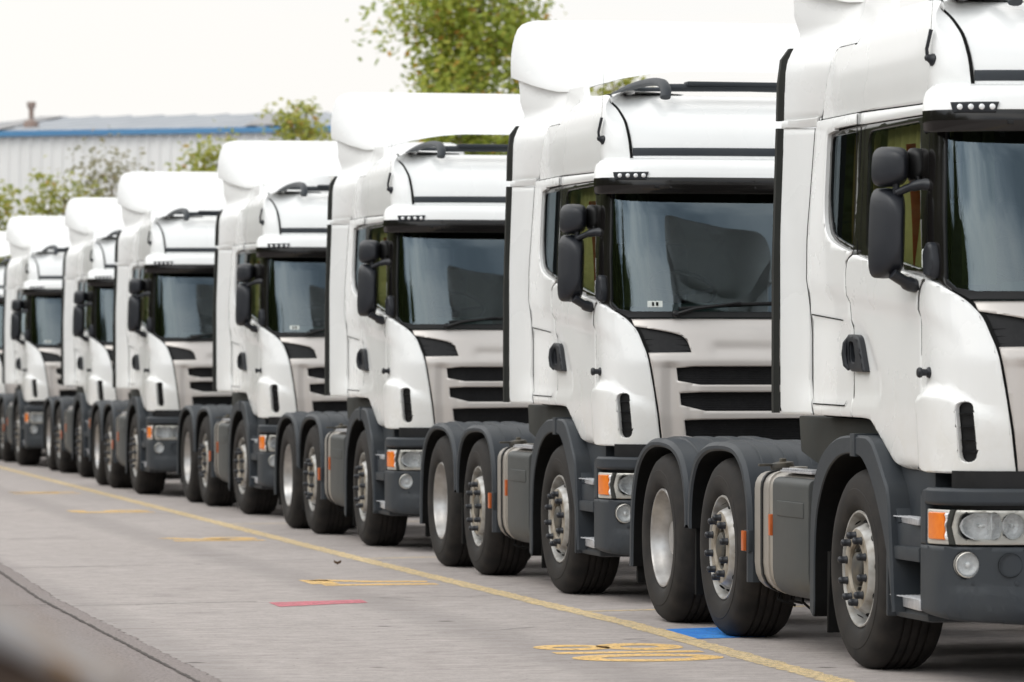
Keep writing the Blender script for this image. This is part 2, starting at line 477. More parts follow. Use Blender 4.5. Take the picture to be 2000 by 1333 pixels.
# ------------------------------------------------------------------ one lorry
def build_lorry():
    T = empty('tractor_lorry')
    # ---- white side panels of the cab
    b = MB()
    quarter = [(3.05, 2.722 + .012), (2.648, 2.735), (2.65, 2.79), (3.36, 2.79)] + [(p[0] - .006, p[1]) for p in reversed(joint_lo)] \
        + [(2.735, 1.257)] + [(p[0] + .007, p[1]) for p in reversed(door_r[2:])] + [(2.641, 2.094)] + [p for p in belt if p[0] > 2.66]
    b.patch(quarter, cab, 0, .03, (.05, .05), .008, .005, side_disp)
    # roof side rail over the door and the upper side panel with its rounded front edge
    rail = [(1.505, 2.722), (2.636, 2.732), (2.638, 2.79), (1.5, 2.768)]
    b.patch(rail, cab, .004, .03, (.05, .05), .008, .005)
    arc = crv([(1.086, 2.80), (1.092, 2.90), (1.106, 3.0), (1.14, 3.10), (1.25, 3.20), (1.6, 3.30), (2.05, 3.37), (2.44, 3.41)], 4)
    upper = [(1.086, 2.775), (1.5, 2.775), (2.62, 2.798), (3.365, 2.797)] + [(p[0] - .005, p[1]) for p in joint_hi[1:]] + [(2.44, 3.405)] + [(p[0] + .006, p[1]) for p in reversed(arc)]
    def up_disp(s, z): return .012 * sm((z - 2.80) / .10) + .006 * sm((3.05 - z) / .03) * sm((s - 1.5) / .3)
    b.patch(upper, cab, 0, .03, (.05, .04), .008, .006, up_disp)
    # crown of the roof and rear wall edges
    b.mirror_copy()
    front = [(a[0], a[1]) for a in arc]
    crown = [(p[0] - .006, p[1]) for p in front]
    crown = crown + [(2.44, 3.45)] + [(-2.44, 3.45)] + [(-p[0], p[1]) for p in reversed(crown)]
    b.patch(crown, cab, 0.0, .02, (.06, .04), .006, .004)
    top = [cab(s / 20 * 3.42, 3.45, 0) for s in range(0, 21)]
    ring = [(p[0], p[1], p[2]) for p in top] + [(-p[0], p[1], p[2]) for p in reversed(top[1:])]
    n = len(ring); cen = [(x * .5, 1.7 + (y - 1.7) * .5, z + .018) for x, y, z in ring]
    b._add(ring + cen, [(i, (i + 1) % n, n + (i + 1) % n, n + i) for i in range(n)] + [tuple(range(2 * n - 1, n - 1, -1))])
    b.build('cab_body', 'white_paint', T, 45)
    # ---- rubber in the panel joints, one piece per cab
    for pts_, k_ in ((joint_lo, dict(disp=side_disp, off=.001, w=.015)), (joint_hi, dict(off=.005, w=.018)), (door_r, dict(disp=side_disp)), (door_f[:-6], dict(disp=side_disp)),
                     (arc, dict(w=.020, off=-.001, disp=up_disp)), (fend, dict(w=.03, off=-.012)), ([(3.366, 2.794), (2.65, 2.794), (1.5, 2.771)], dict(w=.016, off=-.002)),
                     ([(3.425, 1.784), (2.868, 1.747)], dict(w=.007, off=.003, disp=side_disp)), ([(3.41, 1.319), (2.84, 1.313), (2.82, 1.34)], dict(w=.007, off=.003, disp=side_disp))):
        b = MB(); seam(b, pts_, **k_); b.both('panel_seal', 'seam_black', T, 30)
    # ---- doors
    b = MB()
    bot = fillet([(2.727, 1.257), (2.433, 1.247), (2.36, 1.215), (2.055, 1.045), (1.93, 1.014), (1.562, 1.012)], 0)
    bot = crv([(2.722, 1.257), (2.45, 1.25), (2.36, 1.215), (2.21, 1.132), (2.06, 1.05), (1.95, 1.02), (1.82, 1.012), (1.568, 1.012)], 4)
    door = [(p[0] - .006, p[1]) for p in door_r[3:]] + bot + [(p[0] + .006, p[1]) for p in reversed(door_f[:-1])] + [p for p in belt if 1.47 < p[0] < 2.62]
    b.patch(door, cab, 0, .03, (.04, .04), .008, .005, side_disp)
    doors = b.both('door', 'white_paint', T, 45)
    for sx, d in zip((-1, 1), doors):
        f = sx > 0
        h = MB()
        hp = fillet([(2.751, 1.675), (2.60, 1.672), (2.545, 1.655), (2.448, 1.484), (2.72, 1.488)], [.02, .02, .06, .012, .05])
        hole = fillet([(2.70, 1.64), (2.62, 1.635), (2.585, 1.53), (2.69, 1.535)], .03)
        h.patch(hp, cab, .022, .04, (.04, .04), .014, .010, holes=[hole])
        h.mi = 1; h.patch(fillet([(2.72, 1.65), (2.60, 1.645), (2.565, 1.515), (2.70, 1.515)], .03), cab, -.012, .0, (.04, .04), 0, 0)
        h.mi = 0; h.tube([cab(2.735, 1.655, .012), cab(2.748, 1.63, .024), cab(2.75, 1.575, .028), cab(2.738, 1.52, .024), cab(2.72, 1.50, .012)], [.012, .016, .018, .017, .012], 8)
        h.build('handle', ['plastic_dark', 'seam_black'], d, 40, flip=f)
    # ---- front corner panels with air slot
    b = MB()
    corner = [(p[0] - .006, p[1]) for p in door_f] + crv([(1.55, 1.03), (1.50, 1.012), (1.258, 1.008), (.93, 1.010)], 3)[1:] + [(p[0] + .008, p[1]) for p in reversed(fend[1:-1])]
    slot = fillet([(1.205, 1.345), (1.122, 1.345), (1.106, 1.062), (1.192, 1.058)], .045, 5)
    b.patch(corner, cab, 0, .035, (.03, .035), .010, .006, corner_disp, holes=[slot])
    cs = b.both('corner_panel', 'white_paint', T, 50)
    for sx, d in zip((-1, 1), cs):
        h = MB(); h.patch(fillet([(1.22, 1.36), (1.11, 1.36), (1.09, 1.045), (1.21, 1.04)], .03), cab, -.008, 0, (.03, .05), 0, 0)
        for zz in (1.29, 1.225, 1.165, 1.11):
            h.tube([cab(interp(zz, [1.06, 1.345], [1.184, 1.196]), zz, .010), cab(interp(zz, [1.06, 1.345], [1.114, 1.130]), zz, .010)], (.010, .0035), 6)
        h.build('air_vent', 'plastic_black', d, 40, flip=sx > 0)
        h = MB(); p = Vector(cab(1.447, 1.483, -.01)); q = Vector(cab(1.447, 1.483, 1)); ax = (q - p).normalized()
        h.lathe([(.026, 0), (.028, .012), (.024, .02), (.017, .024), (.017, .046), (.024, .05), (.026, .062), (.02, .07), (0, .072)], p, ax, 16)
        h.build('rubber_stop', 'plastic_dark', d, 40, flip=sx > 0)
    # ---- black window surround
    b = MB()
    dg = fillet([(2.505, 2.69), (1.665, 2.692), (1.568, 1.972), (1.726, 1.995), (2.381, 2.063), (2.472, 2.087)], [.07, .03, .04, .0, .0, .03])
    qg = fillet([(3.135, 2.695), (2.685, 2.700), (2.685, 2.115), (2.86, 2.145), (3.05, 2.19), (3.135, 2.33)], [.03, .02, .02, 0, .04, .1])
    surround = [p for p in belt] + [(2.66, 2.728), (1.5, 2.715), (1.35, 2.72), (1.272, 2.72), (1.272, 1.93)] + [(1.25, 1.895), (1.22, 1.878)] + [(p[0] + .006, p[1] + .002) for p in reversed(fend[1:10])]
    b.patch(surround, cab, -.004, .03, (.05, .06), .004, .003, holes=[dg, qg])
    b.both('window_frame', 'gloss_black', T, 45)
    b = MB(); seam(b, [(2.638, 2.72), (2.636, 2.60), (2.636, 2.09)], off=-.002, w=.012); seam(b, [(1.46, 1.935), (1.47, 2.2), (1.49, 2.71)], off=-.0025, w=.010)
    b.both('door_seal', 'seam_black', T)
    b = MB(); b.patch([(2.53, 2.705), (1.64, 2.707), (1.54, 1.955), (1.726, 1.98), (2.381, 2.05), (2.49, 2.07)], cab, -.014, 0, (.06, .1), 0, 0); b.both('door_window', 'side_glass', T)
    b = MB(); b.patch([(3.15, 2.71), (2.66, 2.715), (2.66, 2.10), (2.86, 2.13), (3.07, 2.175), (3.155, 2.33)], cab, -.012, 0, (.06, .1), 0, 0); b.both('quarter_window', 'quarter_glass', T)
    # ---- windscreen, black rim and cowl under it
    half = fillet([(0, 1.852), (1.10, 1.858), (1.266, 1.905), (1.266, 2.72), (0, 2.74)], [0, .05, .06, 0, 0])
    ws = half + [(-p[0], p[1]) for p in reversed(half) if p[0] > 1e-6]
    b = MB(); b.patch(ws, cab, -.012, 0, (.05, .08), 0, 0); b.build('windscreen', 'windscreen_glass', T, 180)
    b = MB()
    cow = [(0, 1.865), (1.09, 1.868), (1.20, 1.885), (1.25, 1.92), (1.262, 1.93), (1.272, 1.93), (1.262, 1.90), (1.222, 1.876), (1.15, 1.845), (1.12, 1.828), (0, 1.828)]
    b.patch(cow, cab, -.002, .03, (.06, .05), .003, .003)
    b.patch([(1.262, 2.72), (1.272, 2.72), (1.272, 1.93), (1.258, 1.93)], cab, -.004, .02, (.06, .1), 0, 0)
    b.mirror_copy(); b.build('windscreen_frame', 'plastic_black', T)
    # ---- sun visor: white brow over a smoked lens
    S = [1.40, 1.385, 1.35, 1.28, 1.2, 1.1, 1.0, .85, .7, .5, .25, 0, -.25, -.5, -.7, -.85, -1.0, -1.1, -1.2, -1.28, -1.35, -1.385, -1.40]
    def ring_visor(sec):
        rings = []
        for s_ in S:
            k = sm((1.43 - abs(s_)) / .22) * .85 + .15
            rings.append([cab(s_, v, o * k) for v, o in sec])
        return rings
    b = MB(); b.loft(ring_visor([(2.855, .0), (2.85, .05), (2.835, .11), (2.81, .150), (2.77, .168), (2.722, .175), (2.718, .165), (2.74, .10), (2.76, 0.0)]), True, True)
    vis = b.build('sun_visor', 'white_paint', T, 50)
    b = MB(); b.loft(ring_visor([(2.725, .166), (2.723, .172), (2.68, .172), (2.625, .160), (2.618, .150), (2.630, .146), (2.69, .158)]), True, True)
    for s_ in (.82, .3, -.3, -.82):      # fixing screws
        for vv in (2.70, 2.655):
            b.lathe([(.0001, .006), (.007, .005), (.009, .0)], cab(s_, vv, .170), (0, -1, 0), 8)
    b.build('visor_lens', 'gloss_black', vis, 50)
    b = MB()
    for sx in (-1, 1):
        b.box((sx * .93, .25, 2.66), (.03, .26, .02), .004); b.box((sx * .3, .22, 2.66), (.03, .26, .02), .004)
    b.build('visor_bracket', 'plastic_black', vis)
    for sx in (-1, 1):
        b = MB(); b.patch([(1.135, 2.757), (.945, 2.757), (.958, 2.708), (1.125, 2.708)], cab, .184, .03, (.05, .05), .003, .002)
        ml = b.build('marker_lamp', 'plastic_dark', vis, flip=sx > 0)
        for k in range(4):
            b = MB(); p = cab(1.098 - k * .042, 2.733, .183); b.lathe([(.014, -.002), (.014, .003), (.011, .006), (.004, .008), (0, .008)], p, (-.15, -1, .1), 14)
            b.build('lamp_bulb', 'lamp_reflector', ml, flip=sx > 0)
    # ---- front roof: dark trim strip, light bar, horn antennas
    b = MB(); b.patch([(1.08, 2.868), (1.08, 2.912), (-1.08, 2.918), (-1.08, 2.872)], cab, .006, .012, (.06, .05), .004, .003); b.build('roof_trim', 'plastic_charcoal', T)
    b = MB()
    b.tube(crv([(-.78, .50, 3.255), (-.765, .55, 3.315), (-.76, .70, 3.365), (-.77, 1.0, 3.385), (-.80, 1.35, 3.375), (-.83, 1.7, 3.335)], 4), [(.036, .026)] * 21, 10)
    b.tube([(-.765, .60, 3.325), (-.40, .585, 3.330), (0, .58, 3.332)], (.022, .026), 10)
    b.box((-.31, .60, 3.352), (.62, .10, .030), .012)
    b.tube([(-.80, 1.28, 3.358), (0, 1.25, 3.365)], (.02, .015), 8)
    b.mirror_copy(); b.build('roof_bar', 'plastic_charcoal', T, 45)
    b = MB()
    p = Vector(cab(1.408, 2.962, 0)); ax = (Vector(cab(1.408, 2.962, .1)) - p).normalized()
    b.lathe([(.034, 0), (.034, .008), (.024, .018), (.018, .03), (.016, .042), (.008, .048), (0, .05)], p, ax, 14)
    b.tube([p + ax * .035, p + ax * .04 + Vector((0, -.005, .04)), p + ax * .03 + Vector((.01, -.012, .135))], [.009, .009, .010], 8)
    b.tube([p + ax * .03 + Vector((.01, -.012, .135)), p + ax * .02 + Vector((.02, -.04, .62))], [.0013, .0008], 5)
    b.build('antenna', 'plastic_dark', T)
    # ---- mirrors: tall lower housing and round upper one on two arms
    for sx in (-1, 1):
        f = sx > 0
        b = MB()
        b.tube(crv([(-1.19, .52, 2.378), (-1.23, .55, 2.382), (-1.28, .58, 2.37), (-1.33, .62, 2.345)], 4), [(.026, .03)] * 4 + [(.03, .026)] * 4 + [(.024, .02)] * 5, 10)
        lower_arm = MB(); lower_arm.tube(crv([(-1.20, .64, 1.91), (-1.25, .62, 1.90), (-1.30, .61, 1.92), (-1.36, .61, 1.955)], 4), [(.05, .036)] * 4 + [(.055, .034)] * 4 + [(.045, .026)] * 5, 10)
        mm = b.build('mirror_arm', 'mirror_plastic', T, 50, flip=f); lower_arm.build('mirror_arm', 'mirror_plastic', T, 50, flip=f)
        def shell(b, x0, x1, z0, z1, yb, dep, lean=0., n=4.0):
            rings = []; K = 24
            for t_, g in ((0, 1.0), (.12, .99), (.30, .93), (.52, .80), (.75, .58), (.90, .36), (.98, .16), (1, .02)):
                r = []
                for k in range(K):
                    a = 2 * math.pi * k / K; ca, sa = math.cos(a), math.sin(a)
                    ux = math.copysign(abs(ca) ** (2 / n), ca); uz = math.copysign(abs(sa) ** (2 / n), sa)
                    zz = (z0 + z1) / 2 + (z1 - z0) / 2 * uz * g
                    r.append(((x0 + x1) / 2 + (x1 - x0) / 2 * (ux * g + .28 * (1 - g)) + lean * (zz - z0), yb - dep * t_, (z0 + z1) / 2 + (z1 - z0) / 2 * uz * (g ** .42)))
                rings.append(r)
            b.loft(rings, True, True)
        b = MB(); shell(b, -1.445, -1.278, 1.935, 2.372, .74, .17, .03, 5.0)
        lo = b.build('mirror_housing', 'mirror_plastic', mm, 60, flip=f)
        b = MB(); b.box((-1.355, .745, 2.15), (.125, .006, .38), .004); b.build('mirror_glass', 'chrome', mm, flip=f)
        b = MB(); shell(b, -1.435, -1.262, 2.375, 2.570, .72, .16, .05, 3.6)
        b.tube([(-1.33, .64, 2.34), (-1.335, .64, 2.42)], .018, 8); b.build('upper_mirror', 'mirror_plastic', mm, 60, flip=f)
        b = MB(); shell(b, -1.262, -1.175, 2.40, 2.565, .70, .07, .0, 3.5); b.tube([(-1.22, .62, 2.38), (-1.22, .66, 2.43)], .014, 8); b.build('kerb_mirror', 'plastic_black', mm, 60, flip=f)
        b = MB()
        b.patch(fillet([(1.335, 2.10), (1.395, 2.105), (1.44, 2.06), (1.435, 1.945), (1.33, 1.925), (1.312, 2.0)], .03), cab, .035, .05, (.03, .03), .014, .012)
        pc = b.build('pillar_cover', 'mirror_plastic', T, 60, flip=f)
        b = MB(); b.patch(fillet([(1.445, 2.075), (1.475, 2.07), (1.478, 1.985), (1.45, 1.975)], .012), cab, .026, .03, (.03, .03), .006, .004); b.build('pillar_lamp', 'paper_white', pc, flip=f)
    # ---- wipers
    for k, (x0, x1) in enumerate(((-.80, -.08), (-.02, .70))):
        b = MB()
        p0 = Vector(cab(-x0, 1.85, .012)); p1 = Vector(cab(-(x0 + .12), 1.885, .035)); p2 = Vector(cab(-(x0 + .42), 1.925, .03))
        b.tube([p0, p1, p2], [.012, .011, .007], 8); b.lathe([(.022, 0), (.022, .018), (.012, .026), (0, .026)], p0 - Vector((0, -.01, 0)), (0, -1, .3), 12)
        b.tube([cab(-(x0 + .02), 1.885, .012), cab(-(x0 + .42), 1.915, .014), cab(-x1, 1.925, .012)], (.006, .011), 6)
        b.build('wiper', 'plastic_black', T)
    # ---- grille: silver comb with three openings a side, dark mesh behind it
    b = MB()
    g = [(0, 1.822), (1.118, 1.822), (1.08, 1.772)] + crv([(1.08, 1.772), (.93, 1.750), (.80, 1.722), (.748, 1.69), (.728, 1.64), (.72, 1.606)], 3)[1:] + [(.997, 1.603), (.984, 1.53)] \
        + [(.970, 1.45), (.944, 1.28), (.924, 1.08), (.916, .955), (0, .955), (0, 1.035), (.66, 1.035), (.70, 1.06), (.765, 1.075), (.775, 1.172), (.66, 1.178), (0, 1.186), (0, 1.232), (.64, 1.232), (.795, 1.27),
           (.80, 1.345), (.67, 1.353), (0, 1.353), (0, 1.399), (.67, 1.399), (.812, 1.425), (.822, 1.505), (.70, 1.516), (0, 1.516)]
    def gd(s, z):
        d = 0.
        for z0, z1 in ((1.186, 1.232), (1.353, 1.399)):
            if s < .7 and z0 - .03 < z < z1 + .03: d += .012
        if z < 1.52: d -= .030 * sm((s - .78) / .10) * sm((.93 - s) / .10) + .004
        if z > 1.53: d -= .020 * sm((z - 1.592) / .02) * sm((.60 - s) / .035) * sm((1.70 - z) / .10)      # badge recess with a lip
        d -= .02 * sm((z - 1.74) / .09)
        return d
    b.patch(g, cab, .004, .05, (.03, .022), .007, .006, gd)
    b.mirror_copy(); gr = b.build('grille', 'silver_paint', T, 50)
    b = MB(); b.patch([(1.09, 1.78), (.70, 1.78), (.70, 1.55), (1.0, 1.55)], cab, -.022, 0, (.05, .05), 0, 0)
    for zz in (1.62, 1.655, 1.69): b.tube([cab(1.04, zz, -.016), cab(.72, zz, -.016)], .004, 6)
    b.both('grille_vent', 'mesh_black', gr)
    b = MB(); b.patch([(.86, 1.56), (-.86, 1.56), (-.86, .93), (.86, .93)], cab, -.05, 0, (.06, .08), 0, 0)
    for k in range(34): b.tube([cab(s_, 1.045 + k * .0142, -.046) for s_ in (.83, .6, .3, 0, -.3, -.6, -.83)], .0028, 5, False)
    b.build('grille_mesh', 'mesh_black', gr)
    # ---- bumper, lamps
    b = MB()
    bp = [(0, .285), (.9, .299), (1.25, .318), (1.44, .33), (1.505, .335), (1.59, .345), (1.585, .664), (1.50, .664), (0, .664)]
    def bd(s, z): return .010 * sm((.475 - z) / .02) * sm((1.30 - s) / .12) - .05 * sm((.37 - z) / .09) ** 2
    fogh = [(1.172 + .064 * math.cos(a * math.pi / 10), .580 + .064 * math.sin(a * math.pi / 10)) for a in range(20)]
    tow = [(1.475 + .018 * math.cos(a * math.pi / 5), .545 + .022 * math.sin(a * math.pi / 5)) for a in range(10)]
    b.patch(bp, bump_surf, 0, .06, (.03, .04), .010, .008, bd, holes=[fogh])
    b.patch([(0, .858), (1.488, .858), (1.488, .925), (1.47, .938), (0, .936)], bump_surf, .012, .10, (.03, .04), .012, .012)
    b.patch([(1.492, .938), (1.56, .922), (1.585, .90), (1.585, .664), (1.495, .664)], bump_surf, 0, .06, (.03, .04), .008, .008)
    # blank cap ring and bolt heads
    for cx in (.962,):
        b.lathe([(.058, -.002), (.058, .004), (.052, .005)], bump_surf(cx, .580, 0), (-.1, -1, 0), 24)
    for cx, cz in ((1.137, .495), (.93, .495)): b.lathe([(.010, 0), (.010, .004), (0, .005)], bump_surf(cx, cz, 0), (-.1, -1, 0), 10)
    b.mirror_copy(); bo = b.build('bumper', 'plastic_charcoal', T, 50)
    b = MB(); b.patch([(0, .842), (1.30, .842), (1.3, 1.02), (0, 1.02)], bump_surf, -.05, 0, (.05, .1), 0, 0)
    b.patch([(0, .655), (.61, .655), (.61, .87), (0, .87)], bump_surf, -.06, 0, (.05, .1), 0, 0); b.patch([(0, .55), (1.5, .55), (1.5, .90), (0, .90)], bump_surf, -.16, 0, (.05, .1), 0, 0); b.mirror_copy(); b.build('bumper_recess', 'plastic_black', bo)
    b = MB(); b.lathe([(.0565, .003), (.058, .004), (.058, -.002), (.0525, .002)], bump_surf(.962, .58, .003), (-.1, -1, 0), 24); b.both('cap_seal', 'seam_black', bo)
    for sx in (-1, 1):
        f = sx > 0
        b = MB(); p = Vector(bump_surf(1.172, .58, -.03)); ax = Vector((-.22, -1, 0)).normalized()
        b.lathe([(.066, .03), (.066, -.02), (.06, -.02)], p, ax, 24); b.mi = 1; b.lathe([(.058, .022), (.048, -.005), (.025, -.02), (.012, -.022), (.012, .0), (0, .004)], p, ax, 24)
        b.mi = 0; b.lathe([(.062, .030), (.057, .034), (.055, .024)], p, ax, 24)
        fl = b.build('fog_lamp', ['lamp_frame', 'lamp_reflector'], T, flip=f)
        b = MB(); b.lathe([(.058, .026), (.04, .034), (.02, .037), (0, .038)], p, ax, 24); b.build('lamp_cover', 'lamp_glass', fl, flip=f)
        # headlamp: frame, indicator, two round reflectors under one clear cover
        b = MB()
        fr = [(1.482, .836), (.62, .836), (.62, .678), (1.482, .672)]
        h1 = fillet([(1.442, .824), (1.287, .823), (1.287, .695), (1.442, .695)], .006, 2)
        h2 = fillet([(1.20, .822), (1.015, .824), (.995, .76), (1.015, .700), (1.20, .700), (1.222, .76)], [.03, .02, .02, .02, .03, .05])
        h3 = [(.950 + .056 * math.cos(a * math.pi / 9), .762 + .060 * math.sin(a * math.pi / 9)) for a in range(18)]
        h4 = [(.80 + .05 * math.cos(a * math.pi / 9), .762 + .056 * math.sin(a * math.pi / 9)) for a in range(18)]
        b.patch(fr, bump_surf, -.004, .02, (.04, .05), .006, .004, holes=[h2, h3, h4])
        b.mi = 1; b.patch(fillet([(1.255, .838), (1.225, .838), (1.25, .757), (1.225, .672), (1.262, .672), (1.278, .757)], 0), bump_surf, .006, .02, (.03, .04), .005, .004)
        hl = b.build('headlight', ['lamp_frame', 'chassis_paint'], T, flip=f)
        b = MB(); b.patch(h1, bump_surf, .006, .02, (.03, .02), .005, .004, lambda s_, z: .0015 * math.sin(z * 300)); b.build('indicator', 'amber_lens', hl, flip=f)
        b = MB(); b.patch([(1.284, .822), (1.262, .822), (1.285, .757), (1.262, .695), (1.284, .695)], bump_surf, .004, .01, (.01, .011), .0, .0, lambda s_, z: .004 * math.sin(z * 450)); b.build('side_reflector', 'lamp_reflector', hl, flip=f)
        b = MB()
        for cx, rx, rz in ((1.108, .12, .068), (.95, .062, .066), (.80, .056, .062)):
            p = Vector(bump_surf(cx, .762, -.055)); K = 26; rings = []
            for r_, d_ in ((1.0, .055), (.97, .04), (.85, .015), (.6, -.01), (.3, -.02), (.14, -.022), (.14, .02), (.02, .03)):
                rings.append([p + Vector((rx * r_ * math.cos(2 * math.pi * k / K), -d_ + .003 * (k % 2) * r_, rz * r_ * math.sin(2 * math.pi * k / K))) for k in range(K)])
            b.loft(rings, True, False)
        for cx in (1.06, 1.00):
            b.box(Vector(bump_surf(cx, .762, -.05)), (.004, .05, .12), .001)
        b.build('reflector', 'lamp_reflector', hl, 20, flip=f)
        b = MB(); b.patch([(1.225, .832), (.70, .832), (.70, .682), (1.225, .682)], bump_surf, .003, 0, (.04, .04), 0, 0); b.build('lamp_cover', 'lamp_glass', hl, 180, flip=f)
    # ---- steps beside the bumper
    b = MB()
    b.prism([(.52, .60), (1.06, .60), (1.09, .66), (1.07, .75), (.53, .755)], -1.235, -.86, 'x', .012)
    b.prism([(.53, .575), (1.05, .575), (1.06, .64), (.53, .645)], -1.255, -.9, 'x', .012)
    b.box((-.96, .80, .47), (.30, .56, .30), .01); b.box((-1.17, 1.055, .44), (.16, .03, .30), .01)
    b.box((-1.06, .80, .315), (.30, .54, .06), .03)
    for zz in (.45, .51): b.box((-1.105, .80, zz), (.012, .5, .02), .004)
    st = b.both('step_housing', 'plastic_charcoal', T)
    for sx, d in zip((-1, 1), st):
        for zz, y0, y1 in ((.752, .53, 1.085), (.345, .505, 1.07)):
            b = MB(); pl = fillet([(-1.26, y0), (-1.03, y0), (-1.03, y1), (-1.20, y1)], [.01, .01, .02, .12])
            b.prism(pl, zz, zz + .052 if zz < .5 else zz + .03, 'z', .004)
            top = zz + (.052 if zz < .5 else .03)
            for i in range(10):
                for j in range(20):
                    xx = -1.245 + i * .022; yy = y0 + .02 + j * .026
                    if yy > y1 - .02 or (xx < -1.16 and yy > y1 - .10 - (xx + 1.16) * .4): continue
                    b.lathe([(.0075, 0), (.006, .005), (.003, .005), (.0028, .001)], (xx, yy, top), (0, 0, 1), 6)
            b.build('step', 'alu_tread', d, 40, flip=sx > 0)
    # ---- front mudguard
    b = MB()
    outer = crv([(1.0, .32), (1.035, .60), (1.085, .88), (1.16, .97), (1.30, 1.10), (1.40, 1.155), (1.52, 1.168), (1.80, 1.164), (1.95, 1.145), (2.10, 1.09), (2.21, 1.0), (2.28, .86), (2.315, .62), (2.32, .255)], 3)
    inner = crv([(1.02, .34), (1.10, .60), (1.23, .80), (1.36, .95), (1.50, 1.045), (1.62, 1.072), (1.80, 1.072), (1.93, 1.045), (2.06, .975), (2.16, .86), (2.225, .72), (2.25, .50), (2.255, .24), (2.30, .235)], 3)
    n = len(outer); m_ = len(inner)
    def arch(b, outer, inner, xs, xi, bev=.012):
        # rolled lip: outer skin, rounded edge, face, inner skin
        rows = [(outer, xi, 0), (outer, xs + bev, 0), (outer, xs, bev), (inner, xs, -bev * .5), (inner, xs + bev * .6, 0), (inner, xi, 0)]
        def off(c, d):
            out = []
            P = [Vector(p) for p in c]
            for i, p in enumerate(P):
                t_ = (P[min(i + 1, len(P) - 1)] - P[max(i - 1, 0)]).normalized(); out.append(p + Vector((t_.y, -t_.x)) * d)
            return out
        rings = [[(x, p.x, p.y) for p in off(c, d)] for c, x, d in rows]
        b.loft(rings[:5], False, False); b.mi = 1; b.loft(rings[4:], False, False)  # inner skin goes black, the shade inside the arch put into its colour
        c0, c1 = rings[5], rings[0]; b.loft([c0, c1], False, False); b.mi = 0
    outer = [(p[0] - .12 + .12 * max(p[0] - 1.8, 0) / .5, p[1]) for p in outer]; inner = [(p[0] - .12 + .12 * max(p[0] - 1.8, 0) / .5, p[1]) for p in inner]
    arch(b, outer, inner, -1.275, -.80)
    # joint strap on the crown and the filler between arch, cab and step
    b.prism([(1.50, 1.176), (1.58, 1.176), (1.58, 1.062), (1.50, 1.062)], -1.281, -1.0, 'x', .004)
    b.prism([(1.02, .70), (1.04, .85), (1.14, .96), (1.28, 1.09), (1.36, 1.13), (1.46, 1.20), (1.40, 1.26), (1.1, 1.09), (.94, 1.03), (.55, 1.03), (.55, .76), (.98, .755)], -1.165, -.80, 'x', .012)
    b.prism([(1.02, .70), (1.04, .85), (1.14, .96), (1.20, 1.0), (1.06, .93), (.93, .80), (.90, .755)], -1.235, -.9, 'x', .010)
    fm = b.both('front_mudguard', ['plastic_charcoal', 'seam_black'], T, 40)
    b = MB(); b.prism([(2.12, .56), (2.18, .56), (2.19, .14), (2.17, .14)], -1.22, -.82, 'x', .004); b.both('mud_flap', 'seam_black', T)
    # ---- side skirt under the sleeper
    b = MB(); b.prism(fillet([(1.42, 1.245), (3.02, 1.25), (2.98, 1.06), (2.66, 1.0), (2.10, .99), (1.9, 1.16), (1.5, 1.17)], .02, 2), -1.13, -.6, 'x', .010); b.both('side_skirt', 'chassis_paint', T)
    # ---- rear of the cab, floor, chassis
    b = MB()
    b.box((0, 2.40, 2.14), (2.34, .06, 1.78), .02); b.box((0, 2.40, 3.13), (1.9, .058, .26), .02); b.box((0, 1.35, 1.18), (2.2, 2.1, .10), .02)
    b.box((.35, 2.47, 1.9), (.5, .08, 1.2), .02); b.box((-.75, 2.56, 2.2), (.30, .28, 1.9), .06); b.box((0, 2.46, 2.9), (1.7, .06, .16), .02)
    for sx in (-1, 1): b.box((sx * 1.06, 2.46, 2.05), (.06, .06, 1.7), .01)
    b.build('cab_rear', 'interior_dark', T)
    b = MB()
    for sx in (-1, 1):
        b.box((sx * .40, 3.55, .83), (.09, 6.0, .27), .012)
    for yy in (1.2, 2.6, 3.6, 4.9, 6.3): b.box((0, yy, .82), (.76, .12, .2), .01)
    b.box((0, 6.53, .80), (2.3, .10, .16), .02); b.box((0, .55, .62), (1.6, .5, .5), .05); b.box((0, 1.5, .75), (.7, 1.3, .5), .08)
    for yy in (1.53, 4.16, 5.53): b.tube([(-1.0, yy, .5), (1.0, yy, .5)], .07, 12)
    b.lathe([(.2, 0), (.24, .1), (.2, .16)], (0, 5.66, .38), (0, 0, 1), 16)
    for sx in (-1, 1): b.tube([(sx * .46, 5.0, .62), (sx * .46, 5.66, .60), (sx * .46, 6.3, .66)], (.09, .09), 12)
    b.box((0, 2.95, .62), (1.5, .7, .55), .05); b.box((0, 1.5, .50), (1.1, 1.6, .5), .08); b.box((.62, 4.2, .62), (.3, 1.2, .4), .05)  # closed belly boxes added to block light under the lorry
    b.box((.9, 3.0, .60), (.5, 1.1, .55), .06)
    b.build('chassis_frame', 'chassis_paint', T)
    b = MB(); b.prism(fillet([(-.48, 4.55), (.48, 4.55), (.46, 5.35), (.12, 5.45), (.05, 5.0), (-.05, 5.0), (-.12, 5.45), (-.46, 5.35)], .05), 1.10, 1.16, 'z', .012); b.box((0, 4.95, 1.03), (.9, .5, .14), .02); b.build('fifth_wheel', 'chassis_paint', T)
    b = MB()     # coupling hoses and the grab bar behind the cab
    b.tube([(.05, 2.95, 1.235), (-.10, 4.0, 1.27), (-.34, 5.1, 1.31)], .012, 8)
    b.tube(crv([(-.34, 5.1, 1.31), (-.42, 5.3, 1.335), (-.47, 5.46, 1.30), (-.43, 5.42, 1.265), (-.36, 5.2, 1.28)], 4), .011, 8)
    b.tube([(-.36, 5.15, 1.30), (-.35, 5.16, 1.12)], .005, 6); b.build('release_handle', 'plastic_black', T)
    b = MB()
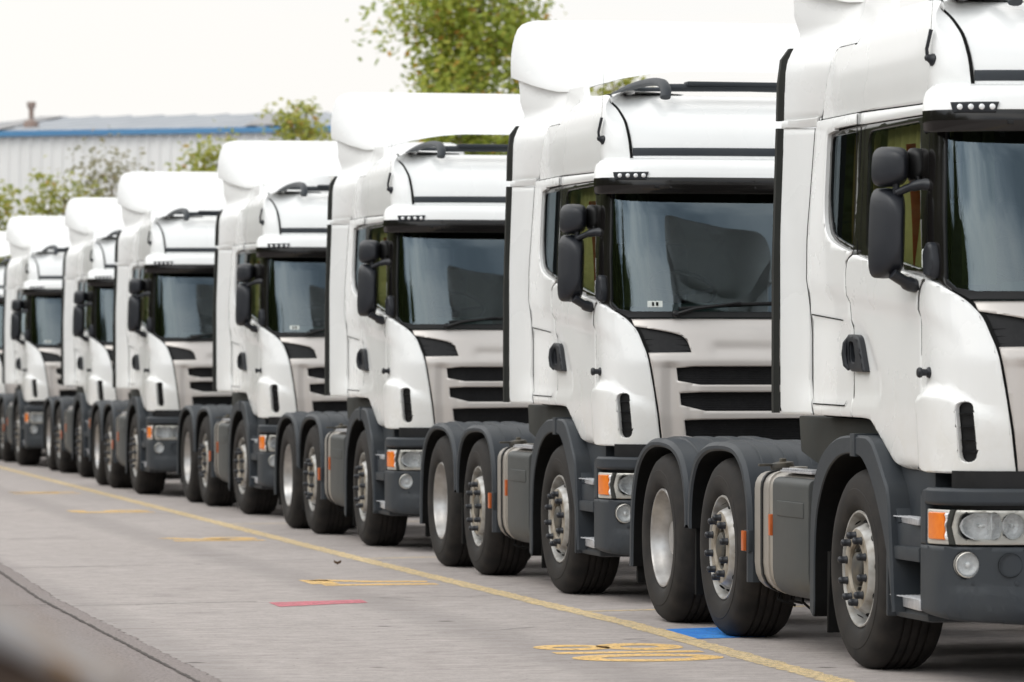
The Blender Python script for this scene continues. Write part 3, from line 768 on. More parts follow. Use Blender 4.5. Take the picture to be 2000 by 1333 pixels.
    for k, xx in enumerate((-.25, -.1, .1)):
        b.tube(crv([(xx, 2.56, 1.75), (xx - .02, 2.85, 1.62), (xx + .05, 3.05, 1.30), (xx + .02, 2.9, 1.12)], 5), .014, 8)
    b.build('air_hose', 'seam_black', T)
    # ---- fuel tank
    b = MB()
    rr = fillet([(-1.252, .945), (-1.252, .29), (-.55, .29), (-.55, .945)], [.10, .16, .10, .10], 5)
    b.prism(rr, 2.36, 3.475, 'y', .012)
    b.tube([(-1.05, 3.34, .94), (-1.05, 3.34, .97)], .06, 16)
    ft = b.build('fuel_tank', 'tank_metal', T); b = MB(); b.prism([(x * -1, z) for x, z in rr], 2.36, 3.475, 'y', .012); ft2 = b.build('fuel_tank', 'tank_metal', T)
    for d, f in ((ft, False), (ft2, True)):
        b = MB(); ro = fillet([(-1.276, .925), (-1.276, .285), (-.8, .275), (-.8, .925)], [.05, .15, .02, .02], 5); b.prism(ro, 2.34, 3.03, 'y', .016)
        b.prism(fillet([(-1.281, .80), (-1.281, .72), (-1.27, .72), (-1.27, .80)], .003), 2.42, 2.92, 'y', .003)
        b.build('tank_cover', 'tank_cover', d, flip=f)
        for y0 in (3.16, 3.29):
            b = MB()
            for (w_, o_) in ((.035, .008),):
                ro = fillet([(-1.252 - o_, .945 + o_), (-1.252 - o_, .29 - o_), (-.55, .29 - o_), (-.55, .945 + o_)], [.10, .16, .1, .1], 5); b.prism(ro, y0, y0 + w_, 'y', .003)
            b.build('tank_strap', 'tank_metal' if y0 < 3.2 else 'plastic_black', d, flip=f)
        b = MB(); b.lathe([(.062, 0), (.066, .015), (.062, .035), (.03, .042), (0, .043)], (-1.12, 3.37, .955), (-.1, 0, 1), 18); b.box((-1.19, 3.37, .978), (.13, .03, .014), .004); b.box((-1.12, 3.37, 1.0), (.03, .05, .03), .008); b.build('fuel_cap', 'hub_iron', d, flip=f)
        b = MB(); b.box((-1.19, 2.70, .955), (.10, .60, .012), .003)
        for k in range(13): b.box((-1.19, 2.44 + k * .044, .966), (.09, .018, .010), .003)
        b.build('tank_step', 'alu_tread', d, flip=f)
        b = MB(); b.box((-1.272, 3.055, .665), (.03, .035, .115), .005); b.build('side_marker', 'marker_amber', d, flip=f)
        b = MB()
        for k in range(5):
            y0 = 2.8 + k * .14; b.tube([(-1.05 - .02 * k, y0, .30), (-1.04 - .03 * k, y0 - .03, .25), (-1.08, y0 - .10, .22 + .02 * (k % 2))], .008, 6)
        b.build('drain_hose', 'seam_black', d, flip=f)
    # ---- rear mudguards, each side: two arches with ribbed tops
    def rear_arch(y_sh, front):
        # outline with y measured from the axle, forward edge first
        if front: return crv([(-.665, .335), (-.665, .60), (-.64, .80), (-.55, .96), (-.41, 1.05), (-.22, 1.087), (.08, 1.090), (.32, 1.068), (.52, 1.0), (.64, .87), (.685, .72), (.69, .60)], 3)
        return crv([(-.68, .60), (-.675, .72), (-.63, .87), (-.51, 1.0), (-.32, 1.065), (-.10, 1.087), (.15, 1.085), (.36, 1.045), (.54, .95), (.65, .80), (.705, .60), (.725, .30)], 3)
    for k, yc in enumerate((4.16, 5.53)):
        b = MB(); oc = [(y + yc, z) for y, z in rear_arch(0, k == 0)]
        ic = [(yc + (y - yc) * .905, .02 + z * .935 if z > .55 else z) for y, z in oc]
        arch(b, oc, ic, -1.275, -.62, .022)
        # pressed ribs across the top
        P = [Vector(p) for p in oc]; n_ = len(P)
        for xx in (-1.13, -.99, -.85, -.71):
            rr_ = []
            i0, i1 = (9, n_ - 7) if k == 0 else (7, n_ - 9)
            for i in range(i0, i1):
                t_ = (P[i + 1] - P[i - 1]).normalized(); nn = Vector((-t_.y, t_.x))
                if nn.y < 0: nn = -nn
                h_ = .010 if i0 < i < i1 - 1 else -.002
                q_ = P[i] + nn * h_; q0 = P[i] - nn * .004
                rr_.append([(xx - .036, q0.x, q0.y), (xx - .030, q_.x, q_.y), (xx + .030, q_.x, q_.y), (xx + .036, q0.x, q0.y)])
            b.loft(rr_, False, False)
        if k == 0:   # latch plates on the front slope
            for xx in (-1.06, -.70):
                b.box((xx, yc - .655 + .02, .86), (.075, .05, .26), .01, 2, Matrix.Rotation(R(-14), 3, 'X'))
                b.box((xx, yc - .655 - .005, .86), (.035, .04, .18), .008, 2, Matrix.Rotation(R(-14), 3, 'X'))
        mg = b.both('rear_mudguard', ['plastic_charcoal', 'seam_black'], T, 40)
        if k == 0:
            for sx, d in zip((-1, 1), mg):
                b = MB(); b.box((-1.287, yc - .60, .56), (.02, .05, .11), .005); b.mi = 1; b.box((-1.265, yc - .62, .56), (.03, .09, .12), .006); b.build('side_marker', ['marker_amber', 'plastic_charcoal'], d, flip=sx > 0)
        b = MB(); yb = yc + (.69 if k == 0 else .725)
        b.prism([(yb - .05, .62 if k == 0 else .34), (yb - .02, .62 if k == 0 else .34), (yb - .01, .20), (yb - .05, .20)], -1.23, -.66, 'x', .004); b.both('mud_flap', 'seam_black', T)
    # ---- wheels
    Rt = .505
    def tyre_prof(w):
        p = [(.285, -.03), (.292, -.012), (.302, .004), (.33, .020), (.37, .027), (.40, .026), (.403, .023), (.44, .018), (.468, .004), (.486, -.016), (.497, -.036), (.503, -.058)]
        ng = 4; x = -.070; step = (w - .14) / ng
        for i in range(ng):
            x0 = -.07 - step * (i + .5)
            p += [(Rt, x0 + .008), (Rt - .012, x0 + .005), (Rt - .012, x0 - .005), (Rt, x0 - .008)]
        return p + [(.503, -w + .058), (.497, -w + .040), (.468, -w + .006), (.40, -w - .01), (.30, -w), (.285, -w + .03)]
    tyre_w = .315
    def tyre_mesh(w):
        b = MB(); b.lathe(tyre_prof(w), (0, 0, 0), (-1, 0, 0), 72); return b.data('tyre', 'tyre_rubber', 32)
    TY = tyre_mesh(tyre_w)
    b = MB()
    b.lathe([(.284, -.04), (.290, -.012), (.294, -.002), (.290, .004), (.282, .004), (.277, -.008), (.268, -.055), (.262, -.100), (.255, -.115), (.250, -.108), (.243, -.075), (.226, -.030), (.212, -.002), (.206, .010), (.200, .016)], (0, 0, 0), (-1, 0, 0), 60)
    b.mi = 3; b.lathe([(.200, .016), (.188, .018), (.132, .018), (.128, .014), (.124, -.03)], (0, 0, 0), (-1, 0, 0), 60)
    b.mi = 1; b.lathe([(.126, .004), (.112, -.012), (.100, -.020), (.088, -.012), (.082, .014), (.070, .022), (.03, .026), (0, .026)], (0, 0, 0), (-1, 0, 0), 40)
    for k in range(8):
        a = 2 * math.pi * k / 8; b.lathe([(.009, .0), (.009, .024), (0, .028)], (.020, .104 * math.cos(a), .104 * math.sin(a)), (-1, 0, 0), 8)
    b.mi = 2
    for k in range(10):
        a = 2 * math.pi * (k + .5) / 10; c_ = Vector((.025, .236 * math.cos(a), .236 * math.sin(a))); nrm = Vector((-.42, .9 * math.cos(a), .9 * math.sin(a))).normalized()
        u = Vector((0, -math.sin(a), math.cos(a))); w_ = nrm.cross(u); K = 12
        b._add([c_ + nrm * .012 + u * .026 * math.cos(2 * math.pi * q / K) + w_ * .018 * math.sin(2 * math.pi * q / K) for q in range(K)], [tuple(range(K))])
    RIM1 = b.data('wheel', ['rim_paint', 'hub_iron', 'seam_black', 'rim_dirt'], 40)
    b = MB()
    b.lathe([(.284, -.04), (.290, -.012), (.294, -.002), (.290, .004), (.281, .004), (.275, -.010), (.270, -.05), (.264, -.06), (.261, -.13), (.255, -.19), (.235, -.205), (.19, -.205), (.185, -.21), (.12, -.21), (.115, -.20), (.108, -.08), (.095, -.06), (0, -.055)], (0, 0, 0), (-1, 0, 0), 60)
    RIM2 = b.data('wheel', ['rim_steel'], 40)
    b = MB(); b.lathe([(.021, 0), (.0215, .006), (.0185, .009), (.0185, .034), (.017, .042), (.012, .047), (.005, .049), (0, .049)], (0, 0, 0), (-1, 0, 0), 12); NUT = b.data('nut_cover', 'mirror_plastic', 50)
    def obj(name, me, parent, loc, rz=0., rx=0.):
        o = bpy.data.objects.new(name, me); scn.collection.objects.link(o); o.parent = parent; o.location = loc; o.rotation_euler = (rx, 0, rz); return o
    for sx in (-1, 1):
        rz = 0 if sx < 0 else math.pi
        for yc, dual in ((1.53, 0), (4.16, 0), (5.53, 1)):
            w_ = obj('wheel', RIM2 if dual else RIM1, T, (sx * 1.243, yc, Rt - .006), rz, rnd.uniform(0, .6))
            obj('tyre', TY, w_, (0, 0, 0))
            if dual: obj('tyre', TY, w_, (tyre_w + .03, 0, 0))
            else:
                for k in range(10):
                    a = 2 * math.pi * k / 10; obj('nut_cover', NUT, w_, (-.016, .1675 * math.cos(a), .1675 * math.sin(a)))
    # ---- fairing plates beside and above the sleeper, roof deflector
    def zv(v): return v if v <= V0 else V0 + RH * math.sin((v - V0) / RT * math.pi / 2)
    jl = [(p[0] - SC + .55, p[1]) for p in joint_lo]; jh = [(p[0] - SC + .55, zv(p[1])) for p in joint_hi]
    UE = 3.08
    def fmap(u, z, off=0.):
        # follows the cab side up to the bend, then flares out to the width of a trailer
        zz = min(z, 3.24); xc = 1.22 * wf(z) + .003
        if zz > V0: xc -= .22 * (1 - math.cos(math.asin(min((zz - V0) / RH, 1)))) ** 2
        xc -= .09 * sm((z - 3.05) / .35)
        ub = interp(z, [1.25, 1.45, 2.09, 2.41, 2.78, 2.82, 3.0, 3.2], [2.44, 2.50, 2.50, 2.46, 2.42, 2.36, 2.20, 2.12])
        F = interp(z, [1.25, 3.18, 3.24, 3.34, 3.5], [.145, .145, .165, .235, .25])
        if u <= ub: x, y, nx, ny = xc, u, 1., 0.
        else:
            t_ = (u - ub) / (UE - ub); k = t_ + .10 * (math.sin(math.pi * min(t_, 1)) * (t_ - 1)) if t_ < 1 else t_
            x = xc + F * k; y = ub + (2.565 - ub) * (t_ + .12 * math.sin(math.pi * min(t_, 1)))
            q_ = sm(t_ * 3); l_ = math.hypot(F, 2.565 - ub); nx, ny = 1 - q_ * (1 - (2.565 - ub) / l_), -q_ * F / l_
        return (-(x + nx * off), y + ny * off, z)
    low = [(p[0] + .010, p[1]) for p in jl] + [(UE - .005, 2.765), (UE - .02, 1.30), (UE - .05, 1.262)]
    b = MB(); b.patch(low, fmap, 0, .03, (.04, .08), .010, .008)
    hi = [(jh[0][0] + .004, 2.808)] + [(p[0] + .010, p[1] + .008) for p in jh[1:-1]] + [(1.50, 3.285), (1.62, 3.40), (2.5, 3.44), (2.88, 3.54), (UE - .002, 3.54), (UE - .002, 2.80)]
    b.patch(hi, fmap, 0, .03, (.05, .05), .010, .006)
    b.patch([(2.40, 2.762), (UE + .02, 2.762), (UE + .02, 2.798), (2.395, 2.810)], fmap, .012, .03, (.04, .1), .004, .003)
    sf = b.both('side_fairing', 'white_paint', T, 45)
    for sx, d in zip((-1, 1), sf):
        for z0, z1 in ((1.27, 2.76), (2.80, 3.18)):
            b = MB(); sec = []
            for z in (z0, z0 + .05, (z0 + z1) / 2, z1 - .06, z1):
                p0 = Vector(fmap(UE - .004, z, .004)); k_ = .55 if z > 3.17 else 1
                sec.append([p0, p0 + Vector((-.028 * k_, .010, 0)), p0 + Vector((-.028 * k_, .05, 0)), p0 + Vector((-.006, .06, 0)), p0 + Vector((.012, .03, 0))])
            b.loft(sec, True, True); b.build('rubber_strip', 'rubber_strip', d, flip=sx > 0)
    PL = crv([(0, 1.50), (.30, 1.503), (.55, 1.535), (.78, 1.66), (.95, 1.87), (1.06, 2.08), (1.14, 2.24), (1.25, 2.42), (1.36, 2.60)], 4)
    ZB = lambda x: interp(x, [0, .40, .60, .80, .95, 1.05, 1.12, 1.24, 1.36], [3.50, 3.50, 3.485, 3.455, 3.415, 3.386, 3.395, 3.445, 3.515])
    TT = [(1.50, 1.34, 0), (1.515, 1.342, .03), (1.57, 1.344, .12), (1.66, 1.344, .25), (1.78, 1.34, .42), (1.92, 1.33, .58), (2.06, 1.316, .72), (2.20, 1.295, .84), (2.32, 1.265, .92), (2.42, 1.22, .97), (2.50, 1.16, 1.0)]
    rings = []
    for yf_, w_, h_ in TT:
        row = [(x * w_ / 1.36, yf_ + (y - 1.5) * (2.6 - yf_) / 1.1, ZB(x) + (3.915 - ZB(x)) * h_) for x, y in PL]
        rings.append([(-x, y, z) for x, y, z in reversed(row[1:])] + row)
    b = MB(); b.loft(rings, False, False)
    tp = rings[-1]; n = len(tp); h = n // 2
    b._add(tp, [(i, i + 1, n - 2 - i, n - 1 - i) for i in range(h - 1)] + [(h - 1, h, h + 1)])
    # underside: shell thickness along the rim
    lo_ = rings[0]; inn = [(x * .965, y + (.05 if abs(x) < 1.1 else .01), z + .004) for x, y, z in lo_]; up = [(x * .98, y + .20, z + .10) for x, y, z in inn]
    b.loft([lo_, inn, up], False, False)
    bmesh.ops.remove_doubles(b.bm, verts=b.bm.verts[:], dist=1e-4); bmesh.ops.recalc_face_normals(b.bm, faces=b.bm.faces[:])
    b.build('roof_deflector', 'white_paint', T, 50)
    # ---- inside the cab
    b = MB(); b.box((0, 2.30, 2.0), (2.30, .06, 1.5), .02); b.box((0, 1.4, 2.76), (2.2, 1.9, .05), .02); b.box((0, 2.0, 1.62), (2.2, .6, .5), .05)
    for sx in (-1, 1): b.box((sx * 1.14, 1.5, 1.6), (.06, 1.7, .62), .02)
    b.build('cab_lining', 'interior_beige', T)
    b = MB(); b.prism([(.36, 1.74), (.42, 1.845), (.62, 1.87), (.86, 1.80), (.92, 1.60), (.8, 1.25), (.4, 1.25)], -1.08, 1.08, 'x', .03); b.box((-.55, .78, 1.88), (.50, .22, .10), .04); b.box((.3, .70, 1.87), (.5, .25, .05), .02); b.build('dashboard', 'dash_plastic', T)
    b = MB()
    c_ = Vector((-.55, .98, 2.02)); ax_ = Vector((0, -.55, .83)).normalized(); u = Vector((1, 0, 0)); w_ = ax_.cross(u)
    b.tube([c_ + (u * math.cos(a * math.pi / 16) + w_ * math.sin(a * math.pi / 16)) * .225 for a in range(33)], .016, 8, False); b.tube([c_ - u * .21, c_ - ax_ * .03, c_ + u * .21], .016, 8); b.tube([c_ - ax_ * .02, c_ - ax_ * .35], .04, 10); b.build('steering_wheel', 'plastic_black', T)
    for sx in (-1, 1):
        b = MB(); b.box((sx * .55, 1.50, 1.66), (.52, .50, .16), .05); b.box((sx * .55, 1.76, 2.02), (.50, .14, .66), .05, 2, Matrix.Rotation(R(-8), 3, 'X')); b.box((sx * .55, 1.82, 2.46), (.28, .10, .20), .04); b.build('seat', 'seat_cloth', T)
    # drawn curtain along the driver's side and round into the screen corner
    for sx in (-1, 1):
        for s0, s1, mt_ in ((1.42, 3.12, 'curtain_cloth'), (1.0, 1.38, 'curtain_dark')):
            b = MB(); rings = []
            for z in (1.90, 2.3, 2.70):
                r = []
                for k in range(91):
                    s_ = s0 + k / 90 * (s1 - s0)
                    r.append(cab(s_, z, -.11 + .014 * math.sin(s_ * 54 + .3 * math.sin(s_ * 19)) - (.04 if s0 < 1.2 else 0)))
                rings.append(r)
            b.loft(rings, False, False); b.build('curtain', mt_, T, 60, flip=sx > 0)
    b = MB(); b.tube(crv([(-1.15, .98, 2.60), (-1.12, .99, 2.3), (-1.10, 1.02, 2.0)], 3), (.004, .025), 8); b.build('seat_belt', 'red_belt', T)
    return T

# ------------------------------------------------------------------ the row of lorries
OX, OY = 7.45, 18.9
OFF = [(0, 0), (.117, 7.248), (.197, 15.087), (.368, 23.034), (.162, 30.261), (.405, 38.278), (.261, 45.604), (.33, 53.2)]
LAB = ['white tractor lorry nearest the camera, its front cut off by the right edge',
       'second white tractor lorry from the right, pale label low in its windscreen',
       'third white tractor lorry from the right, below the tall leafy tree',
       'fourth white tractor lorry from the right, small shrub above its roof',
       'fifth white tractor lorry from the right, in the middle of the row',
       'white tractor lorry with a narrow strip of windscreen, third from the left edge',
       'small blurred white tractor lorry second from the left edge',
       'farthest white tractor lorry, only a sliver showing at the left edge']
lorry = build_lorry()
LORRIES = []
for i, (dx, dy) in enumerate(OFF):
    o = lorry if i == 0 else copy_tree(lorry)
    LORRIES.append(o)
for o, (dx, dy), lab in zip(LORRIES, OFF, LAB):
    o.location = (OX + dx, OY + dy, 0)
    tag(o, lab, 'lorry', 'white tractor lorries parked nose to tail')
def part(o, name): return [c for c in o.children if c.name.split('.')[0] == name]
for i, o in enumerate(LORRIES):
    o.rotation_euler.z = R((0, .12, -.1, .2, -.15, .1, -.2, .1)[i])
    for w_ in part(o, 'wheel'):
        w_.rotation_euler.x += rnd.uniform(0, .6)
        if w_.location.y < 2: w_.rotation_euler.z += R((0, 1.5, -1, 2, .5, -1.5, 1, 0)[i])
    if i in (3, 5):
        for c in part(o, 'curtain'):
            if c.data.materials[0].name == 'curtain_dark': bpy.data.objects.remove(c)
for i in (1, 3, 6):
    b = MB(); b.patch(fillet([(.985, 1.895), (.885, 1.895), (.885, 1.935), (.985, 1.935)], .004), cab, -.008, 0, (.05, .05), 0, 0)
    b.mi = 1; b.patch([(.955, 1.903), (.94, 1.903), (.94, 1.927), (.955, 1.927)], cab, -.0065, 0, (.05, .05), 0, 0); b.patch([(.928, 1.903), (.912, 1.903), (.912, 1.927), (.928, 1.927)], cab, -.0065, 0, (.05, .05), 0, 0)
    b.build('paper_label', ['paper_white', 'interior_dark'], LORRIES[i])

# ------------------------------------------------------------------ ground and markings
def cw(r, d, z=0.):
    """a spot r metres to the right of the view axis at depth d"""
    return (r * math.cos(TH) + d * math.sin(TH), -r * math.sin(TH) + d * math.cos(TH), z)
t = NT('concrete'); co = t.coord()
big = t.noise(.22, 5, co); f1 = t.ramp(big, .35, .65, 0, 1)
stripe = t.ramp(t.noise(1.0, 6, t.coord((.5, 9, 1)), .65), .35, .65, 0, 1)
speck = t.ramp(t.noise(34, 5, co, .8), .38, .62, 0, 1)
c = t.mix(f1, (.41, .365, .345), (.50, .45, .425)); c = t.mix(t.ramp(stripe, 0, 1, 0, .7), c, (.36, .318, .30)); c = t.mix(t.ramp(speck, 0, 1, 0, .8), c, (.30, .265, .25))
fine = t.ramp(t.noise(7, 8, t.coord((.8, 1.3, 1)), .85), .44, .60, 0, .6); c = t.mix(fine, c, (.54, .49, .465))
pale = t.ramp(t.noise(2.3, 6, t.coord((.6, 3.2, 1)), .7), .54, .68, 0, .6); c = t.mix(pale, c, (.56, .51, .485))
stn = t.ramp(t.noise(.9, 7, t.coord((1, 1.4, 1)), .75), .55, .68, 0, .6); c = t.mix(stn, c, (.27, .24, .228))
wave = t.n('ShaderNodeTexWave', wave_type='BANDS', bands_direction='X'); wave.inputs['Scale'].default_value = .16; wave.inputs['Distortion'].default_value = 1.6; wave.inputs['Detail'].default_value = 3; wave.inputs['Detail Scale'].default_value = .12
t.l(co, wave.inputs['Vector']); trk = t.ramp(wave.outputs['Fac'], .80, 1.0, 0, .38); c = t.mix(trk, c, (.25, .225, .215))      # tyre wear along the lane
pit = t.ramp(t.noise(22, 2, t.coord((1, 1, 1)), .5), .70, .75, 0, .8); c = t.mix(pit, c, (.14, .12, .11))
drip = t.n('ShaderNodeTexVoronoi'); drip.inputs['Scale'].default_value = 1.1; t.l(co, drip.inputs['Vector']); dr = t.ramp(drip.outputs['Distance'], .03, .07, .8, 0); c = t.mix(dr, c, (.11, .095, .09))
t.base(c); t.set(Roughness=.85, Specular_IOR_Level=.3); t.bump(t.noise(30, 6, co, .85), .8, .014); M['concrete'] = t.m
t = NT('apron'); co = t.coord()
speck = t.ramp(t.noise(60, 5, co, .8), .38, .62, 0, 1); c = t.mix(speck, (.31, .265, .25), (.13, .108, .10)); c = t.mix(t.ramp(t.noise(.7, 4, co), .4, .7, 0, .5), c, (.24, .21, .20)); t.base(c); t.set(Roughness=.9); t.bump(t.noise(95, 4, co, .7), .5, .008); M['apron'] = t.m
mat_var('crack', (.045, .035, .032), (.10, .085, .075), 9, .9)
mat_var('joint', (.25, .225, .215), (.31, .285, .27), 5, .9)
def worn_paint(name, c1, c2, wear=.5, edge=.62):
    t = NT(name); co = t.coord(); t.base(t.mix(t.ramp(t.noise(5, 4, co), .3, .7, 0, 1), c1, c2)); t.set(Roughness=.7)
    w = t.ramp(t.noise(26, 8, co, .8), edge - .05, edge + .03, 1, 0); t.set(Alpha=w); M[name] = t.m
worn_paint('yellow_paint', (.72, .54, .28), (.62, .49, .30), edge=.56)
worn_paint('orange_paint', (.80, .51, .17), (.68, .45, .19), edge=.57)
worn_paint('red_paint', (.60, .15, .19), (.50, .17, .19), edge=.57)
worn_paint('blue_paint', (.012, .17, .60), (.04, .27, .70), edge=.60)

# ground sheet, fine near the camera, reaching the horizon
b = MB(); b._add([(-1500, -300, 0), (1500, -300, 0), (1500, 3000, 0), (-1500, 3000, 0)], [(0, 1, 2, 3)])
tag(b.build('ground', 'concrete'), kind='structure')
def strip(b, pts, w, z, jit=0., n=1):
    P = []
    for i in range(len(pts) - 1):
        a = Vector(pts[i]); c_ = Vector(pts[i + 1]); k = max(1, int((c_ - a).length / .06)) if jit else 1
        P += [a.lerp(c_, q / k) for q in range(k)]
    P.append(Vector(pts[-1])); rows = []
    for i, p in enumerate(P):
        t_ = (P[min(i + 1, len(P) - 1)] - P[max(i - 1, 0)]).normalized(); nn = Vector((-t_.y, t_.x))
        ww = w(i / max(len(P) - 1, 1)) if callable(w) else w
        rows.append([(*(p + nn * (ww / 2 + rnd.uniform(-jit, jit))), z), (*(p - nn * (ww / 2 + rnd.uniform(-jit, jit))), z)])
    b.loft(rows, False, False); return b
EDGE = [(2.78, -5), (2.815, 12), (2.836, 20.3), (2.85, 27.76), (2.947, 31.45), (3.02, 36), (3.3, 60)]
b = MB(); n = len(EDGE); V = [(x, y, .004) for x, y in EDGE] + [(-60, 60, .004), (-60, -5, .004)]; b._add(V, [tuple(range(len(V)))]); bmesh.ops.recalc_face_normals(b.bm, faces=b.bm.faces[:])
tag(b.build('pavement', 'apron'), kind='structure')
b = MB(); strip(b, [(x + .05, y) for x, y in EDGE], .13, .003, .018); tag(b.build('kerb_strip', 'apron'), kind='structure')
b = MB()
strip(b, [(x - .005, y) for x, y in EDGE], .022, .008, .008)
strip(b, [(2.85, 26.95), (2.55, 26.86), (1.0, 26.6), (-4, 25.7)], .02, .008, .008)
tag(b.build('pavement_crack', 'crack'), kind='structure')
b = MB()
for y0, w_ in ((26.88, .03), (32.05, .04), (37.4, .05), (43.2, .05), (48.7, .05), (21.4 - 5.6, .03)):
    strip(b, [(2.97, y0), (4.2, y0 + .27)], w_, .0012, .012)
    strip(b, [(5.0, y0 + .45), (14, y0 + 2.2)], w_ * .6, .0012, .008)
strip(b, [(5.05, 27.45), (5.22, 26.95)], .02, .0012, .008)
strip(b, [(5.1, 23.9), (5.35, 24.1)], .05, .0012, .02); strip(b, [(5.60, 22.9), (5.72, 22.92)], .07, .0012, .02)
tag(b.build('concrete_joint', 'joint'), kind='structure')

LINE = [(5.70, 8), (5.83, 18), (5.855, 20), (5.905, 22.4), (5.965, 24.3), (5.94, 27), (5.925, 34), (5.99, 46), (6.085, 65), (6.18, 85)]
b = MB(); strip(b, LINE, .145, .002, .014); tag(b.build('edge_line', 'yellow_paint'), 'long yellow painted line running along the whole row of lorries', 'road marking')
def bay(y, lab):
    b = MB(); strip(b, [(5.99, y), (9.5, y + .62)], .085, .0018, .01); tag(b.build('bay_line', 'yellow_paint'), lab, 'road marking', 'yellow cross lines between the parking bays')
bay(25.58, 'thin yellow cross line meeting the long line just behind the nearest lorry')
bay(33.1, 'thin yellow cross line behind the rear wheels of the second lorry from the right')
bay(40.7, 'thin yellow cross line behind the rear wheels of the third lorry from the right')
# bay numbers: strokes laid out in (up, right) with up = -x, right = +y
def glyph(b, ch, y0, w, x0, x1, sw, z, bold=0.):
    """x0 is the foot (+x side), x1 the head"""
    def P(u, v): return (x0 + (x1 - x0) * v, y0 + w * u)
    def ell(cx, cy, rx, ry, a0=0, a1=360, k=40): return [P(cx + rx * math.cos(R(a0 + (a1 - a0) * i / k)), cy + ry * math.sin(R(a0 + (a1 - a0) * i / k))) for i in range(k + 1)]
    wd = lambda pts: strip(b, pts, sw, z)
    def ring(cx, cy, rx, ry, tx, ty, k=48):
        rows = []
        for i in range(k + 1):
            a = 2 * math.pi * i / k
            rows.append([(*P(cx + rx * math.cos(a), cy + ry * math.sin(a)), z), (*P(cx + (rx - tx - bold) * math.cos(a), cy + (ry - ty - bold * .6) * math.sin(a)), z)])
        b.loft(rows, False, False)
    if ch == '0': ring(.5, .5, .5, .5, .31, .19)
    elif ch == '1': wd([P(.5, 0), P(.5, 1)])
    elif ch == '8': ring(.5, .29, .5, .29, .33, .16); ring(.5, .76, .38, .26, .27, .13)
    elif ch == '7': wd([P(0, .95), P(1, .95)]); wd([P(1, .95), P(.45, .5), P(.35, 0)])
    elif ch == '6': ring(.5, .3, .5, .3, .24, .12); wd([P(.12, .35), P(.3, .7), P(.8, 1)])
    elif ch == '5': wd([P(.9, .95), P(.15, .95), P(.12, .55)]); ring(.5, .3, .5, .3, .24, .12)
    elif ch == '4': wd([P(.75, 0), P(.75, 1)]); wd([P(.75, .97), P(0, .35), P(1, .35)])
for txt, y0, lab in (('018', 21.12, 'yellow bay number 018 painted on the concrete nearest the camera'), ('17', 29.0, 'yellow bay number 17 painted on the concrete just beyond the red patch'),
                     ('16', 36.75, 'yellow bay number 16 painted beside the third lorry from the right'), ('15', 44.2, 'yellow bay number 15 painted beside the fourth lorry from the right'), ('14', 51.1, 'yellow bay number 14, faint, near the left edge of the picture')):
    b = MB(); y = y0
    for ch in txt:
        w = .14 if ch == '1' else .58
        glyph(b, ch, y, w, 5.76, 4.96, .15 if len(txt) == 3 else .20, .0022, 0 if len(txt) == 3 else .10); y += w + .07
    tag(b.build('bay_number', 'orange_paint'), lab, 'road marking', 'yellow bay numbers along the line')
b = MB(); b._add([(4.244, 26.97, .0024), (4.886, 27.19, .0024), (4.868, 26.83, .0024), (4.234, 26.47, .0024)], [(0, 1, 2, 3)]); tag(b.build('painted_patch', 'red_paint'), 'faded red painted rectangle on the concrete', 'road marking')
b = MB(); b._add([(6.035, 23.72, .0026), (6.50, 23.86, .0026), (6.42, 22.94, .0026), (6.0, 22.84, .0026)], [(0, 1, 2, 3)]); tag(b.build('painted_patch', 'blue_paint'), 'bright blue painted patch beside the line at the wheels of the nearest lorry', 'road marking')
b = MB(); b._add([(5.86, 23.15, .003), (6.03, 23.85, .003), (6.035, 23.72, .003), (6.0, 22.84, .003), (5.93, 22.74, .003)], [(0, 1, 2, 3, 4)]); tag(b.build('painted_patch', 'yellow_paint'), 'short thick yellow painted block on the long line next to the blue patch', 'road marking')
# fallen leaves
for (x, y, s_, lab) in ((5.56, 31.95, .028, 'curled brown leaf lying on the concrete beyond the red patch'),):
    b = MB(); V = []; 
    for i in range(7):
        for j in range(3):
            u = i / 6; V.append((x + (u - .5) * s_ * 2, y + (j - 1) * s_ * .6 * math.sin(math.pi * min(max(u, .05), .95)), .008 + .03 * abs(u - .5) + .02 * (j != 1)))
    b._add(V, [(i * 3 + j, i * 3 + j + 1, i * 3 + j + 4, i * 3 + j + 3) for i in range(6) for j in range(2)]); tag(b.build('fallen_leaf', 'leaf_brown'), lab, 'leaf')

# ------------------------------------------------------------------ warehouse behind
t = NT('ribbed_cladding'); t.base(t.mix(t.ramp(t.noise(.8, 4, t.coord((1, 1, .2))), .35, .65, 0, 1), (.86, .86, .85), (.80, .80, .79))); t.set(Roughness=.45); M['ribbed_cladding'] = t.m
mat_var('roof_sheet', (.38, .40, .43), (.33, .35, .38), .6, .5, .6)
mat_var('roof_light', (.20, .20, .21), (.26, .25, .25), 1.2, .4)
mat_var('gutter_blue', (.085, .24, .46), (.10, .27, .48), 1, .4)
mat_var('vent_rust', (.30, .26, .24), (.36, .24, .19), 5, .7)
W0 = Vector(cw(-16.5, 112.5)); W1 = Vector(cw(13, 104.3)); wd = (W1 - W0); wl = wd.length; wd.normalize(); wn_ = Vector((-wd.y, wd.x, 0))   # wn_ points away from the camera
if wn_.y < 0: wn_ = -wn_
def wp(u, z, back=0.): return W0 + wd * u + wn_ * back + Vector((0, 0, z))
HW = empty('warehouse', tuple(W0)); tag(HW, 'long pale ribbed warehouse with blue gutter and shallow grey roof behind the lorries', 'building')
HW_inv = Vector(W0)
def loc(p): return tuple(Vector(p) - HW_inv)
EV = 7.62
b = MB(); rows = [[], []]; u = 0.; k = 0
